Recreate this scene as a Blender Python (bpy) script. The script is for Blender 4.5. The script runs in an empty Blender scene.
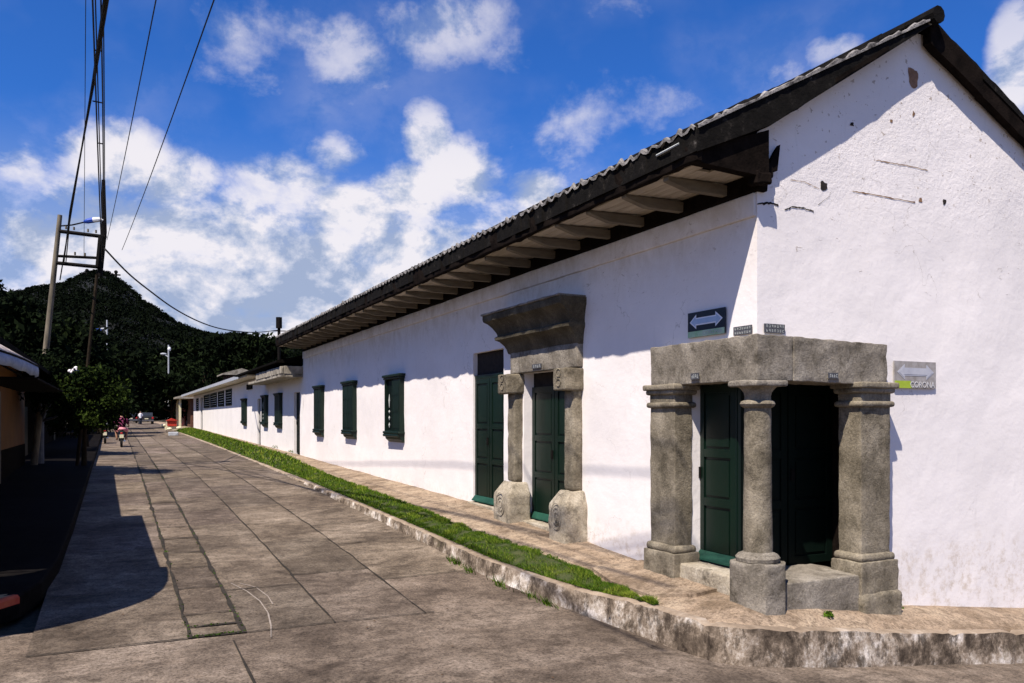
import bpy, bmesh, math, random
import numpy as np
from mathutils import Vector, noise
random.seed(7); np.random.seed(7)
PI = math.pi
scene = bpy.context.scene
COL = scene.collection
# ---------------------------------------------------------------- camera geometry (camera stands at the origin, lifted with the rest at the end)
TH = math.radians(25.8); CT = math.cos(TH); ST = math.sin(TH); F = 820.0; HY = 418.0
LIFT = 2.2
def at(px, py, c):
    """point in the place seen at pixel (px,py) at depth c metres"""
    r = (px-512)/F*c; z = (HY-py)/F*c
    return Vector((r*CT + c*ST, c*CT - r*ST, z))
def lerp(a, b, t): return a+(b-a)*t
def interp(tab, x, k=1):
    if x <= tab[0][0]: return tab[0][k]
    for i in range(len(tab)-1):
        if x <= tab[i+1][0]:
            return lerp(tab[i][k], tab[i+1][k], (x-tab[i][0])/(tab[i+1][0]-tab[i][0]))
    return tab[-1][k]
def sstep(a, b, x):
    t = min(1, max(0, (x-a)/(b-a))); return t*t*(3-2*t)

# ---------------------------------------------------------------- materials
def new_mat(name):
    m = bpy.data.materials.new(name); m.use_nodes = True
    nt = m.node_tree; nt.nodes.clear()
    out = nt.nodes.new('ShaderNodeOutputMaterial'); b = nt.nodes.new('ShaderNodeBsdfPrincipled')
    nt.links.new(b.outputs[0], out.inputs[0])
    return m, nt, b
def N(nt, t, **kw):
    n = nt.nodes.new(t)
    for k, v in kw.items():
        if k.startswith('i_'):
            key = k[2:]; key = int(key) if key.isdigit() else key.replace('_', ' ')
            n.inputs[key].default_value = v
        else: setattr(n, k, v)
    return n
def ramp(nt, src, stops):
    r = nt.nodes.new('ShaderNodeValToRGB'); e = r.color_ramp.elements
    e[0].position, e[0].color = stops[0][0], tuple(stops[0][1])+(1,)
    e[1].position, e[1].color = stops[-1][0], tuple(stops[-1][1])+(1,)
    for p, c in stops[1:-1]:
        x = e.new(p); x.color = tuple(c)+(1,)
    nt.links.new(src, r.inputs[0]); return r
def coord(nt, scale=(1,1,1)):
    tc = nt.nodes.new('ShaderNodeNewGeometry'); mp = nt.nodes.new('ShaderNodeMapping')
    nt.links.new(tc.outputs['Position'], mp.inputs[0]); mp.inputs['Scale'].default_value = scale
    return mp.outputs[0]
def mixc(nt, fac, a, b, mode='MIX'):
    m = nt.nodes.new('ShaderNodeMix'); m.data_type = 'RGBA'; m.blend_type = mode
    for i, v in ((0, fac), (6, a), (7, b)):
        if hasattr(v, 'is_linked') or hasattr(v, 'links'): nt.links.new(v, m.inputs[i])
        else: m.inputs[i].default_value = (tuple(v)+(1,) if i else v)
    return m.outputs[2]
def bump(nt, b, h, strength=.3, dist=.02, prev=None):
    n = nt.nodes.new('ShaderNodeBump'); n.inputs['Strength'].default_value = strength; n.inputs['Distance'].default_value = dist
    nt.links.new(h, n.inputs['Height'])
    if prev is not None: nt.links.new(prev, n.inputs['Normal'])
    nt.links.new(n.outputs[0], b.inputs['Normal']); return n.outputs[0]
def noise_tex(nt, vec, scale, detail=6, rough=.6, dist=0):
    n = N(nt, 'ShaderNodeTexNoise'); n.inputs['Scale'].default_value = scale; n.inputs['Detail'].default_value = detail
    n.inputs['Roughness'].default_value = rough; n.inputs['Distortion'].default_value = dist
    nt.links.new(vec, n.inputs['Vector']); return n.outputs['Fac']
def math_n(nt, op, a, b=None, clamp=False):
    n = nt.nodes.new('ShaderNodeMath'); n.operation = op; n.use_clamp = clamp
    for i, v in ((0, a), (1, b)):
        if v is None: continue
        if isinstance(v, (int, float)): n.inputs[i].default_value = v
        else: nt.links.new(v, n.inputs[i])
    return n.outputs[0]
def simple(name, c1, c2=None, scale=4, rough=.8, bs=.15, metal=0, bscale=None, spec=.3, stretch=(1,1,1)):
    m, nt, b = new_mat(name); v = coord(nt, stretch)
    n = noise_tex(nt, v, scale, 8, .65)
    r = ramp(nt, n, [(.3, c1), (.7, c2 or c1)])
    nt.links.new(r.outputs[0], b.inputs['Base Color'])
    b.inputs['Roughness'].default_value = rough; b.inputs['Metallic'].default_value = metal
    b.inputs['Specular IOR Level'].default_value = spec
    n2 = noise_tex(nt, v, bscale or scale*6, 5, .6); bump(nt, b, n2, bs, .02)
    return m
M = {}
def make_wall(name, base=(.83,.785,.76), gable=False):
    m, nt, b = new_mat(name); v = coord(nt)
    big = noise_tex(nt, v, .7, 8, .6); c = ramp(nt, big, [(.3, tuple(x*.90 for x in base)), (.65, base)]).outputs[0]
    pt = noise_tex(nt, coord(nt, (1,1,1.4)), 1.9, 3, .4, .8); ptm = ramp(nt, pt, [(.52, (0,0,0)), (.54, (1,1,1))]).outputs[0]
    c = mixc(nt, math_n(nt, 'MULTIPLY', ptm, .10), c, (.70,.66,.62))
    # hairline cracks
    ck = N(nt, 'ShaderNodeTexVoronoi', feature='DISTANCE_TO_EDGE'); ck.inputs['Scale'].default_value = .9
    wv_ = N(nt, 'ShaderNodeVectorMath', operation='ADD'); nz_ = N(nt, 'ShaderNodeTexNoise'); nz_.inputs['Scale'].default_value = 3.0; nz_.inputs['Detail'].default_value = 7; nt.links.new(v, nz_.inputs['Vector'])
    sc_ = N(nt, 'ShaderNodeVectorMath', operation='SCALE'); sc_.inputs['Scale'].default_value = .9; nt.links.new(nz_.outputs['Color'], sc_.inputs[0])
    nt.links.new(v, wv_.inputs[0]); nt.links.new(sc_.outputs[0], wv_.inputs[1]); nt.links.new(wv_.outputs[0], ck.inputs['Vector'])
    ckm = ramp(nt, ck.outputs['Distance'], [(.0, (1,1,1)), (.006, (0,0,0))]).outputs[0]
    ckr = ramp(nt, noise_tex(nt, v, .8, 4, .6), [(.52, (0,0,0)), (.60, (1,1,1))]).outputs[0]
    c = mixc(nt, math_n(nt, 'MULTIPLY', math_n(nt, 'MULTIPLY', ckm, ckr), .55), c, (.30,.26,.22))
    # grime runs and small scuffs of the old limewash
    vs = coord(nt, (2.2, 2.2, .35)); st = noise_tex(nt, vs, 2.2, 9, .72, .4)
    f = ramp(nt, st, [(.60, (0,0,0)), (.78, (1,1,1))]).outputs[0]
    c = mixc(nt, math_n(nt, 'MULTIPLY', f, .28), c, (.42,.40,.36))
    sp = N(nt, 'ShaderNodeTexVoronoi', feature='F1'); sp.inputs['Scale'].default_value = 9
    nt.links.new(coord(nt, (1,1,1.5)), sp.inputs['Vector'])
    g = nt.nodes.new('ShaderNodeSeparateXYZ'); geo = nt.nodes.new('ShaderNodeNewGeometry'); nt.links.new(geo.outputs['Position'], g.inputs[0])
    reg = noise_tex(nt, v, 1.3, 4, .5)
    fl = noise_tex(nt, coord(nt, (1,1,2.6)), 7.5, 10, .75, .6)
    flm = ramp(nt, fl, [(.62 if gable else .60, (0,0,0)), (.66 if gable else .65, (1,1,1))]).outputs[0]
    hi = ramp(nt, math_n(nt, 'MULTIPLY', math_n(nt, 'SUBTRACT', g.outputs['Z'], 3.1), 1.0, True), [(0, (0,0,0)), (1, (1,1,1))]).outputs[0]
    rg = ramp(nt, reg, [(.42, (0,0,0)), (.6, (1,1,1))]).outputs[0]
    fm = math_n(nt, 'MULTIPLY', math_n(nt, 'MULTIPLY', flm, hi), rg)
    c = mixc(nt, math_n(nt, 'MULTIPLY', fm, .75), c, (.36,.30,.25))
    if gable:
        d = noise_tex(nt, v, 15, 4, .6); dm = ramp(nt, d, [(.645, (0,0,0)), (.675, (1,1,1))]).outputs[0]
        dm = math_n(nt, 'MULTIPLY', dm, ramp(nt, math_n(nt, 'MULTIPLY', math_n(nt, 'SUBTRACT', g.outputs['Z'], 4.3), 1.2, True), [(0, (0,0,0)), (1, (1,1,1))]).outputs[0])
        c = mixc(nt, math_n(nt, 'MULTIPLY', dm, .65), c, (.30,.23,.17))
    else:
        eave_shade = math_n(nt, 'MULTIPLY', math_n(nt, 'SUBTRACT', math_n(nt, 'ADD', g.outputs['Z'], math_n(nt, 'MULTIPLY', big, 1.6)), 4.35), .8, True)  # patchy warm brown below the eave, painting its shade into the colour
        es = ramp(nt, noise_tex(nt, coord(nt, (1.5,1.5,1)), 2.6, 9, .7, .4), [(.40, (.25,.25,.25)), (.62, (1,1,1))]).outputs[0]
        c = mixc(nt, math_n(nt, 'MULTIPLY', math_n(nt, 'MULTIPLY', eave_shade, es), .75), c, (.42,.34,.25))
    # splash-back dirt near the pavement
    low = noise_tex(nt, v, 5, 8, .7)
    lz = math_n(nt, 'SUBTRACT', math_n(nt, 'ADD', .62, math_n(nt, 'MULTIPLY', low, .55)), math_n(nt, 'MULTIPLY', g.outputs['Z'], 1.0))
    lm = math_n(nt, 'MULTIPLY', lz, 2.5, True)
    spots = ramp(nt, noise_tex(nt, v, 8, 9, .75), [(.48, (0,0,0)), (.64, (1,1,1))]).outputs[0]
    c = mixc(nt, math_n(nt, 'MULTIPLY', math_n(nt, 'MULTIPLY', lm, spots), .5), c, (.42,.32,.20))
    nt.links.new(c, b.inputs['Base Color']); b.inputs['Roughness'].default_value = .9; b.inputs['Specular IOR Level'].default_value = .15
    up = math_n(nt, 'ADD', .25, math_n(nt, 'MULTIPLY', ramp(nt, math_n(nt, 'MULTIPLY', math_n(nt, 'SUBTRACT', g.outputs['Z'], 4.25), 1.5, True), [(0, (0,0,0)), (1, (1,1,1))]).outputs[0], .9 if gable else .1))
    p = bump(nt, b, noise_tex(nt, v, 3.2, 6, .55), .22, .05)
    p = bump(nt, b, math_n(nt, 'MULTIPLY', noise_tex(nt, v, 22 if not gable else 24, 8, .7), up), .35, .025, p)
    bump(nt, b, fm, .5, .01, p)
    return m
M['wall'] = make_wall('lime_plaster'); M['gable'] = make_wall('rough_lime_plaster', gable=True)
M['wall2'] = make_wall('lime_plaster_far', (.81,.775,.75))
def make_stone(name, a, bcol, c3):
    m, nt, b = new_mat(name); v = coord(nt)
    n = noise_tex(nt, v, 2.6, 10, .68); c = ramp(nt, n, [(.28, a), (.5, bcol), (.72, c3)]).outputs[0]
    w = noise_tex(nt, coord(nt, (1,1,.4)), 9, 8, .75); wm = ramp(nt, w, [(.60, (0,0,0)), (.74, (1,1,1))]).outputs[0]
    c = mixc(nt, math_n(nt, 'MULTIPLY', wm, .6), c, (.42,.37,.28))
    dk = ramp(nt, noise_tex(nt, v, 4, 10, .78, .3), [(.50, (0,0,0)), (.64, (1,1,1))]).outputs[0]
    c = mixc(nt, math_n(nt, 'MULTIPLY', dk, .7), c, (.05,.042,.028))
    nt.links.new(c, b.inputs['Base Color']); b.inputs['Roughness'].default_value = .92; b.inputs['Specular IOR Level'].default_value = .15
    gr = noise_tex(nt, v, 45, 6, .75); grm = ramp(nt, gr, [(.38, (.5,.5,.5)), (.52, (1,1,1)), (.66, (1.5,1.48,1.44))]).outputs[0]
    c = mixc(nt, .5, c, grm, 'MULTIPLY'); nt.links.new(c, b.inputs['Base Color'])
    p = bump(nt, b, noise_tex(nt, v, 9, 10, .75), .75, .03)
    bump(nt, b, gr, .7, .012, p)
    return m
M['stone'] = make_stone('weathered_stone', (.09,.076,.053), (.215,.185,.135), (.36,.315,.24))
M['stone2'] = make_stone('grey_lintel_stone', (.115,.10,.078), (.235,.208,.168), (.37,.335,.28))
M['stone_pale'] = make_stone('pale_carved_stone', (.22,.185,.13), (.38,.33,.25), (.52,.47,.38))
M['kerb'] = make_stone('kerb_stone', (.10,.085,.065), (.26,.22,.17), (.46,.42,.36))
M['cornice'] = make_stone('dark_cornice_stone', (.04,.034,.022), (.08,.068,.046), (.15,.13,.09))
def make_ground(name, a, bcol, c3, sc=.6, tone=False, speck=.5):
    m, nt, b = new_mat(name); v = coord(nt)
    n = noise_tex(nt, v, sc, 10, .7, .3); c = ramp(nt, n, [(.3, a), (.5, bcol), (.72, c3)]).outputs[0]
    if tone:
        at_ = N(nt, 'ShaderNodeAttribute', attribute_name='tone')
        c = mixc(nt, 1.0, c, at_.outputs['Color'], 'MULTIPLY')
    s = noise_tex(nt, v, 38, 6, .75); sm = ramp(nt, s, [(.38, (.30,.28,.27)), (.50, (.95,.95,.95)), (.60, (1.05,1.05,1.05)), (.72, (1.9,1.85,1.8))]).outputs[0]
    c = mixc(nt, speck, c, sm, 'MULTIPLY')
    md = noise_tex(nt, v, 7, 8, .8, .3); mdm = ramp(nt, md, [(.36, (.50,.48,.46)), (.5, (1,1,1)), (.66, (1.35,1.33,1.3))]).outputs[0]
    c = mixc(nt, .95, c, mdm, 'MULTIPLY')
    st = noise_tex(nt, coord(nt, (.7,1.3,1)), 1.5, 10, .75, .7); stm = ramp(nt, st, [(.50, (0,0,0)), (.66, (1,1,1))]).outputs[0]
    c = mixc(nt, math_n(nt, 'MULTIPLY', stm, .6), c, (a[0]*.55, a[1]*.52, a[2]*.5))
    nt.links.new(c, b.inputs['Base Color']); b.inputs['Roughness'].default_value = .88; b.inputs['Specular IOR Level'].default_value = .2
    p = bump(nt, b, noise_tex(nt, v, 5, 8, .7), .4, .03); bump(nt, b, s, .9, .014, p)
    return m
M['road'] = make_ground('worn_concrete_road', (.058,.043,.031), (.165,.130,.099), (.32,.262,.208), .9, True, .9)
M['pave'] = make_ground('sandy_pavement', (.15,.105,.065), (.31,.235,.165), (.44,.35,.25), 1.3, False, .7)
M['dirt'] = make_ground('dirt_ground', (.05,.045,.03), (.07,.06,.04), (.09,.08,.05))
M['leftpave'] = make_ground('shaded_pavement', (.004,.0035,.0035), (.007,.006,.006), (.012,.011,.010))  # near-black colour paints in the shade of the left side
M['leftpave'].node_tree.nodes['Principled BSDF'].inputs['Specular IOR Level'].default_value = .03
M['joint'] = simple('joint_soil', (.012,.010,.007), (.035,.028,.02), 8, .95)
M['redpaint'] = simple('red_kerb_paint', (.45,.05,.025), (.55,.12,.05), 6, .7)
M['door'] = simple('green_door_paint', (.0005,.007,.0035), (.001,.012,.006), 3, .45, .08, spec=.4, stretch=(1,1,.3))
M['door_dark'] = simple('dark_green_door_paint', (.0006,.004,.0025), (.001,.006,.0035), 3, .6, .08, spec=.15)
M['drip'] = simple('teal_weatherboard_paint', (.004,.035,.022), (.015,.075,.048), 5, .6)
M['shutter'] = simple('green_shutter_paint', (.0006,.006,.0035), (.0012,.013,.007), 5, .55, .1)
M['pale'] = simple('pale_grey_paint', (.35,.38,.36), (.5,.52,.5), 5, .7)
M['timber'] = simple('grey_rafter_timber', (.11,.092,.068), (.20,.172,.128), 3, .85, .25, stretch=(1,4,4))
M['plank'] = simple('weathered_soffit_plank', (.30,.26,.20), (.50,.44,.35), 3, .85, .25, stretch=(4,.5,4))
M['darkwood'] = simple('blackened_timber', (.004,.003,.0025), (.014,.010,.008), 6, .95, .4, spec=.03)
def make_tile():
    m, nt, b = new_mat('blackened_clay_tile'); v = coord(nt)
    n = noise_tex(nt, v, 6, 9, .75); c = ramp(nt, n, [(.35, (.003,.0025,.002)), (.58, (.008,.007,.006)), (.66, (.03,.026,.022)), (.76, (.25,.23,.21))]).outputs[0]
    nt.links.new(c, b.inputs['Base Color']); b.inputs['Roughness'].default_value = .95; b.inputs['Specular IOR Level'].default_value = .1
    bump(nt, b, noise_tex(nt, v, 24, 6, .7), .6, .02); return m
M['tile'] = make_tile()
M['brick'] = simple('exposed_adobe', (.16,.085,.05), (.34,.20,.13), 12, .95, .5)
M['hole'] = simple('wall_hole', (.01,.008,.006), (.03,.022,.018), 10, .95)
M['rust'] = simple('rusty_crack', (.10,.055,.03), (.30,.17,.09), 25, .95)
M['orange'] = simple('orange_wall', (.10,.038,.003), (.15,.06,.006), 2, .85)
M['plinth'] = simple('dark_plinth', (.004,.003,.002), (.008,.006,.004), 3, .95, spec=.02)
M['darkroof'] = simple('dark_roof', (.003,.0025,.0022), (.008,.007,.006), 5, .95, .4, spec=.02)
M['canvas'] = simple('grey_awning_canvas', (.26,.20,.18), (.58,.52,.49), 6, .9, .3, stretch=(3,3,.6))
M['valance'] = simple('blue_grey_valance', (.16,.21,.33), (.34,.40,.52), 9, .9, .3)
M['pole'] = simple('concrete_pole', (.05,.042,.03), (.22,.185,.13), 3, .9, .2, stretch=(2,2,.5))
M['polewhite'] = simple('white_lamp_post', (.30,.32,.35), (.42,.44,.47), 3, .7)
M['darkmetal'] = simple('dark_metal', (.005,.0045,.004), (.012,.010,.009), 8, .8, .1, 0, spec=.05)
M['wire'] = simple('black_cable', (.006,.006,.007), (.01,.01,.012), 8, .6)
M['white'] = simple('white_paint', (.72,.73,.75), (.8,.8,.8), 5, .5)
M['blue'] = simple('blue_lamp_cover', (.02,.06,.35), (.03,.09,.45), 5, .4)
M['navy'] = simple('navy_sign', (.004,.008,.018), (.008,.016,.03), 8, .4, .05)
M['arrow'] = simple('blue_grey_arrow', (.28,.40,.58), (.42,.53,.68), 8, .5, .05)
M['arrowedge'] = simple('white_arrow', (.7,.73,.78), (.8,.8,.85), 8, .5, .05)
M['palelet'] = simple('faded_lettering', (.50,.50,.50), (.62,.62,.62), 9, .6, .05)
M['arrowfaded'] = simple('faded_arrow', (.36,.37,.42), (.46,.47,.51), 9, .6, .05)
M['greenstrip'] = simple('pale_green_strip', (.22,.42,.22), (.5,.62,.48), 7, .5, .05)
M['lime'] = simple('lime_green_strip', (.28,.38,.02), (.4,.5,.06), 9, .5, .05)
M['signgrey'] = simple('faded_grey_sign', (.20,.18,.16), (.36,.34,.33), 12, .6, .05)
M['plate'] = simple('dark_enamel_plate', (.03,.032,.04), (.10,.10,.11), 40, .5, .05)
M['trunk'] = simple('bark', (.012,.009,.006), (.04,.03,.02), 6, .95, .5, spec=.05)
M['whitewash'] = simple('whitewashed_bark', (.10,.11,.13), (.17,.18,.20), 5, .9, .4)
def make_leaf(name, a, b_, c):
    m, nt, b = new_mat(name); v = coord(nt)
    n = N(nt, 'ShaderNodeTexWhiteNoise', noise_dimensions='3D')
    at_ = N(nt, 'ShaderNodeAttribute', attribute_name='tone')
    r = ramp(nt, at_.outputs['Fac'], [(0, a), (.5, b_), (1, c)])
    nt.links.new(r.outputs[0], b.inputs['Base Color']); b.inputs['Roughness'].default_value = .9; b.inputs['Specular IOR Level'].default_value = .04
    return m
M['leaf'] = make_leaf('dark_foliage', (.0015,.003,.0012), (.005,.009,.003), (.018,.028,.008))
M['leafmid'] = make_leaf('bush_foliage', (.001,.0025,.0008), (.004,.009,.002), (.04,.062,.010))
M['hillleaf'] = make_leaf('hill_foliage', (.0015,.0028,.0012), (.003,.0055,.002), (.0065,.0105,.0035))
M['grass'] = make_leaf('grass_blades', (.018,.038,.004), (.055,.115,.008), (.22,.26,.035))
M['turf'] = simple('turf_soil', (.02,.035,.007), (.07,.075,.025), 9, .95, .5)
M['hillsoil'] = simple('hill_ground', (.001,.0016,.0008), (.003,.0045,.002), .05, .95)
M['skin'] = simple('skin', (.30,.16,.10), (.36,.20,.13), 5, .6)
M['maroon'] = simple('maroon_shirt', (.16,.02,.07), (.24,.04,.11), 12, .85)
M['pink'] = simple('pink_shorts', (.62,.22,.25), (.75,.32,.34), 12, .85)
M['hair'] = simple('dark_hair', (.01,.008,.006), (.02,.015,.01), 12, .6)
M['cloth'] = simple('white_shirt', (.6,.6,.62), (.75,.75,.77), 12, .85)
M['jeans'] = simple('dark_trousers', (.01,.012,.02), (.02,.025,.04), 12, .85)
M['carpaint'] = simple('silver_grey_car_paint', (.03,.033,.036), (.05,.055,.06), 2, .3, 0, .5)
M['carblack'] = simple('black_car_paint', (.008,.008,.010), (.015,.015,.017), 2, .25, 0)
M['glass'] = simple('dark_glass', (.015,.018,.02), (.03,.035,.04), 2, .12, 0, spec=.6)
M['tyre'] = simple('tyre_rubber', (.01,.01,.01), (.018,.018,.018), 8, .9)
M['chrome'] = simple('chrome', (.5,.5,.5), (.6,.6,.6), 2, .25, 0, 1)
M['redlamp'] = simple('red_lamp', (.4,.02,.02), (.5,.03,.03), 2, .3, 0)
M['red'] = simple('red_paint', (.34,.02,.012), (.45,.04,.02), 5, .6)
M['cream'] = simple('cream_paint', (.6,.55,.35), (.75,.7,.5), 5, .7)
M['brown'] = simple('brown_house_wall', (.09,.04,.025), (.15,.07,.045), 3, .9)
M['concrete'] = simple('stained_concrete', (.12,.105,.08), (.42,.38,.31), 3.5, .9, .4)
M['soffit'] = simple('cream_soffit', (.62,.56,.44), (.74,.68,.56), 2, .85, .1)
M['flower'] = simple('white_flower', (.75,.68,.70), (.85,.8,.8), 5, .8)

# ---------------------------------------------------------------- mesh builder
class MB:
    def __init__(s): s.v = []; s.f = []; s.tone = None
    def add(s, vs, fs):
        n = len(s.v); s.v += [tuple(p) for p in vs]; s.f += [tuple(i+n for i in f) for f in fs]; return s
    def box(s, x0, x1, y0, y1, z0, z1, bev=0):
        if bev: return s.rbox(x0, x1, y0, y1, z0, z1, seg=9, rough=0, r=bev)
        x0, x1 = sorted((x0, x1)); y0, y1 = sorted((y0, y1)); z0, z1 = sorted((z0, z1))
        vs = [(x, y, z) for z in (z0, z1) for y in (y0, y1) for x in (x0, x1)]
        return s.add(vs, [(0,2,3,1),(4,5,7,6),(0,1,5,4),(2,6,7,3),(0,4,6,2),(1,3,7,5)])
    def rbox(s, x0, x1, y0, y1, z0, z1, seg=.08, rough=.008, r=.015, nscale=6, warp=None):
        x0, x1 = sorted((x0, x1)); y0, y1 = sorted((y0, y1)); z0, z1 = sorted((z0, z1))
        lo = (x0, y0, z0); hi = (x1, y1, z1); cuts = []
        for a in range(3):
            L = hi[a]-lo[a]; rr = min(r, L*.45)
            n = max(1, int(round((L-2*rr)/seg)))
            cuts.append([0, rr*.4] + [rr+(L-2*rr)*i/n for i in range(n+1)] + [L-rr*.4, L])
        idx = {}; vs = []; fs = []
        rr = min(r, *(.45*(hi[a]-lo[a]) for a in range(3)))
        def vid(i, j, k):
            key = (i, j, k)
            if key in idx: return idx[key]
            p = Vector((x0+cuts[0][i], y0+cuts[1][j], z0+cuts[2][k]))
            q = Vector([min(hi[a]-rr, max(lo[a]+rr, p[a])) for a in range(3)])
            d = p-q
            if d.length > 1e-9:
                d.normalize(); p = q + d*rr
            if rough:
                nn = noise.noise(p*nscale) + .5*noise.noise(p*nscale*2.7)
                p = p + d*(nn*rough)
            if warp: p = warp(p)
            idx[key] = len(vs); vs.append(p); return idx[key]
        nx, ny, nz = (len(c) for c in cuts)
        for i in range(nx-1):
            for j in range(ny-1):
                fs.append([vid(i,j,0), vid(i,j+1,0), vid(i+1,j+1,0), vid(i+1,j,0)])
                fs.append([vid(i,j,nz-1), vid(i+1,j,nz-1), vid(i+1,j+1,nz-1), vid(i,j+1,nz-1)])
        for i in range(nx-1):
            for k in range(nz-1):
                fs.append([vid(i,0,k), vid(i+1,0,k), vid(i+1,0,k+1), vid(i,0,k+1)])
                fs.append([vid(i,ny-1,k), vid(i,ny-1,k+1), vid(i+1,ny-1,k+1), vid(i+1,ny-1,k)])
        for j in range(ny-1):
            for k in range(nz-1):
                fs.append([vid(0,j,k), vid(0,j,k+1), vid(0,j+1,k+1), vid(0,j+1,k)])
                fs.append([vid(nx-1,j,k), vid(nx-1,j+1,k), vid(nx-1,j+1,k+1), vid(nx-1,j,k+1)])
        return s.add(vs, fs)
    def tube(s, pts, rad, n=8, caps=True):
        pts = [Vector(p) for p in pts]
        if not hasattr(rad, '__len__'): rad = [rad]*len(pts)
        vs = []; fs = []
        for i, p in enumerate(pts):
            d = (pts[min(i+1, len(pts)-1)]-pts[max(i-1, 0)]).normalized()
            up = Vector((0,0,1)) if abs(d.z) < .9 else Vector((1,0,0))
            a = d.cross(up).normalized(); b = d.cross(a).normalized()
            for k in range(n):
                t = 2*PI*k/n; vs.append(p + a*(math.cos(t)*rad[i]) + b*(math.sin(t)*rad[i]))
        for i in range(len(pts)-1):
            for k in range(n):
                fs.append((i*n+k, i*n+(k+1)%n, (i+1)*n+(k+1)%n, (i+1)*n+k))
        if caps: fs.append(tuple(range(n))[::-1]); fs.append(tuple((len(pts)-1)*n+k for k in range(n)))
        return s.add(vs, fs)
    def lathe(s, cx, cy, prof, n=28, rough=.004):
        vs = []; fs = []
        for (r, z) in prof:
            for k in range(n):
                t = 2*PI*k/n; p = Vector((cx+r*math.cos(t), cy+r*math.sin(t), z))
                nn = noise.noise(p*5)*rough + .5*noise.noise(p*14)*rough
                vs.append((cx+(r+nn)*math.cos(t), cy+(r+nn)*math.sin(t), z))
        for i in range(len(prof)-1):
            for k in range(n): fs.append((i*n+k, i*n+(k+1)%n, (i+1)*n+(k+1)%n, (i+1)*n+k))
        fs.append(tuple(range(n))[::-1]); fs.append(tuple((len(prof)-1)*n+k for k in range(n)))
        return s.add(vs, fs)
    def prism(s, poly, a, b):
        """poly: list of 3D points; extruded by vector b-a applied as offset"""
        n = len(poly); o = Vector(b)-Vector(a)
        vs = [Vector(p) for p in poly] + [Vector(p)+o for p in poly]
        fs = [tuple(range(n))[::-1], tuple(range(n, 2*n))] + [(i, (i+1)%n, n+(i+1)%n, n+i) for i in range(n)]
        return s.add(vs, fs)
    def quad(s, a, b, c, d): return s.add([a, b, c, d], [(0,1,2,3)])
    def ell(s, c, rx, ry, rz, nu=12, nv=8):
        vs = [(c[0], c[1], c[2]-rz)]; fs = []
        for i in range(1, nv):
            p = -PI/2+PI*i/nv
            for k in range(nu):
                t = 2*PI*k/nu; vs.append((c[0]+rx*math.cos(p)*math.cos(t), c[1]+ry*math.cos(p)*math.sin(t), c[2]+rz*math.sin(p)))
        vs.append((c[0], c[1], c[2]+rz))
        for k in range(nu): fs.append((0, 1+(k+1)%nu, 1+k))
        for i in range(nv-2):
            for k in range(nu): fs.append((1+i*nu+k, 1+i*nu+(k+1)%nu, 1+(i+1)*nu+(k+1)%nu, 1+(i+1)*nu+k))
        L = len(vs)-1
        for k in range(nu): fs.append((L, 1+(nv-2)*nu+k, 1+(nv-2)*nu+(k+1)%nu))
        return s.add(vs, fs)
ROOT = {}
def origin_of(o):
    while o.parent: o = o.parent
    return ROOT.get(o.name, Vector((0,0,0)))
def obj(name, mb, mat, parent=None, smooth=False, label=None, loc=None):
    me = bpy.data.meshes.new(name)
    base = origin_of(parent) if parent else (Vector(loc) if loc is not None else Vector((0,0,0)))
    a = np.array(mb.v, dtype=np.float64) - np.array(base)
    me.from_pydata(a.tolist(), [], mb.f); me.validate()
    bm = bmesh.new(); bm.from_mesh(me)
    if len(bm.faces) < 30000: bmesh.ops.recalc_face_normals(bm, faces=bm.faces)
    bm.to_mesh(me); bm.free()
    me.materials.append(M[mat] if isinstance(mat, str) else mat)
    if smooth:
        me.polygons.foreach_set('use_smooth', [True]*len(me.polygons))
        try: me.set_sharp_from_angle(angle=math.radians(38))
        except Exception: pass
    o = bpy.data.objects.new(name, me); COL.objects.link(o)
    if parent: o.parent = parent
    else: o.location = base; ROOT[o.name] = base
    if label: o['label'] = label
    return o
def thing(name, label, cat, loc, group=None):
    o = bpy.data.objects.new(name, None); COL.objects.link(o); o.empty_display_size = .2
    o.location = loc; ROOT[o.name] = Vector(loc); o['label'] = label; o['category'] = cat
    if group: o['group'] = group
    return o
def tag(o, label, cat, group=None, kind=None):
    o['label'] = label; o['category'] = cat
    if group: o['group'] = group
    if kind: o['kind'] = kind
    return o
def struct(name, mb, mat, smooth=False):
    o = obj(name, mb, mat, smooth=smooth); o['kind'] = 'structure'
    o['label'] = name.replace('_', ' '); o['category'] = name.replace('_', ' '); return o

# ---------------------------------------------------------------- levels
WX = 6.0; CY = 6.56
ZW = [(5,-1.90),(6.56,-1.87),(8.46,-1.83),(9.9,-1.74),(14,-1.573),(30.7,-1.326),(67.3,-.88),(80,-.80),(130,-.55),(220,-.5)]
KERB = [ # X, Y, z of the outer top edge of the right kerb (from the cross street round the corner and up the street)
 (30,5.7,-4.4),(14,5.78,-2.92),(9.23,5.83,-2.42),(7.36,5.88,-2.22),(6.3,5.94,-2.09),(5.72,5.99,-2.03),(5.36,6.06,-1.99),(5.15,6.25,-1.98),(5.06,6.7,-1.97),(5.0,7.34,-1.97),(4.85,8.06,-1.99),(4.7,8.9,-1.97),(4.5,10.05,-1.91),(4.42,13.6,-1.785),(4.4,21.7,-1.62),(4.35,31,-1.49),(4.35,45,-1.31),(4.4,62,-1.16),(4.4,90,-1.0),(4.4,140,-.75)]
ZR = [(-20,-2.35),(0,-2.28),(6.5,-2.25),(9,-2.2),(14,-2.0),(22,-1.76),(28,-1.62),(39,-1.47),(60,-1.27),(90,-1.02),(120,-.82),(160,-.7),(260,-.65)]
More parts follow.
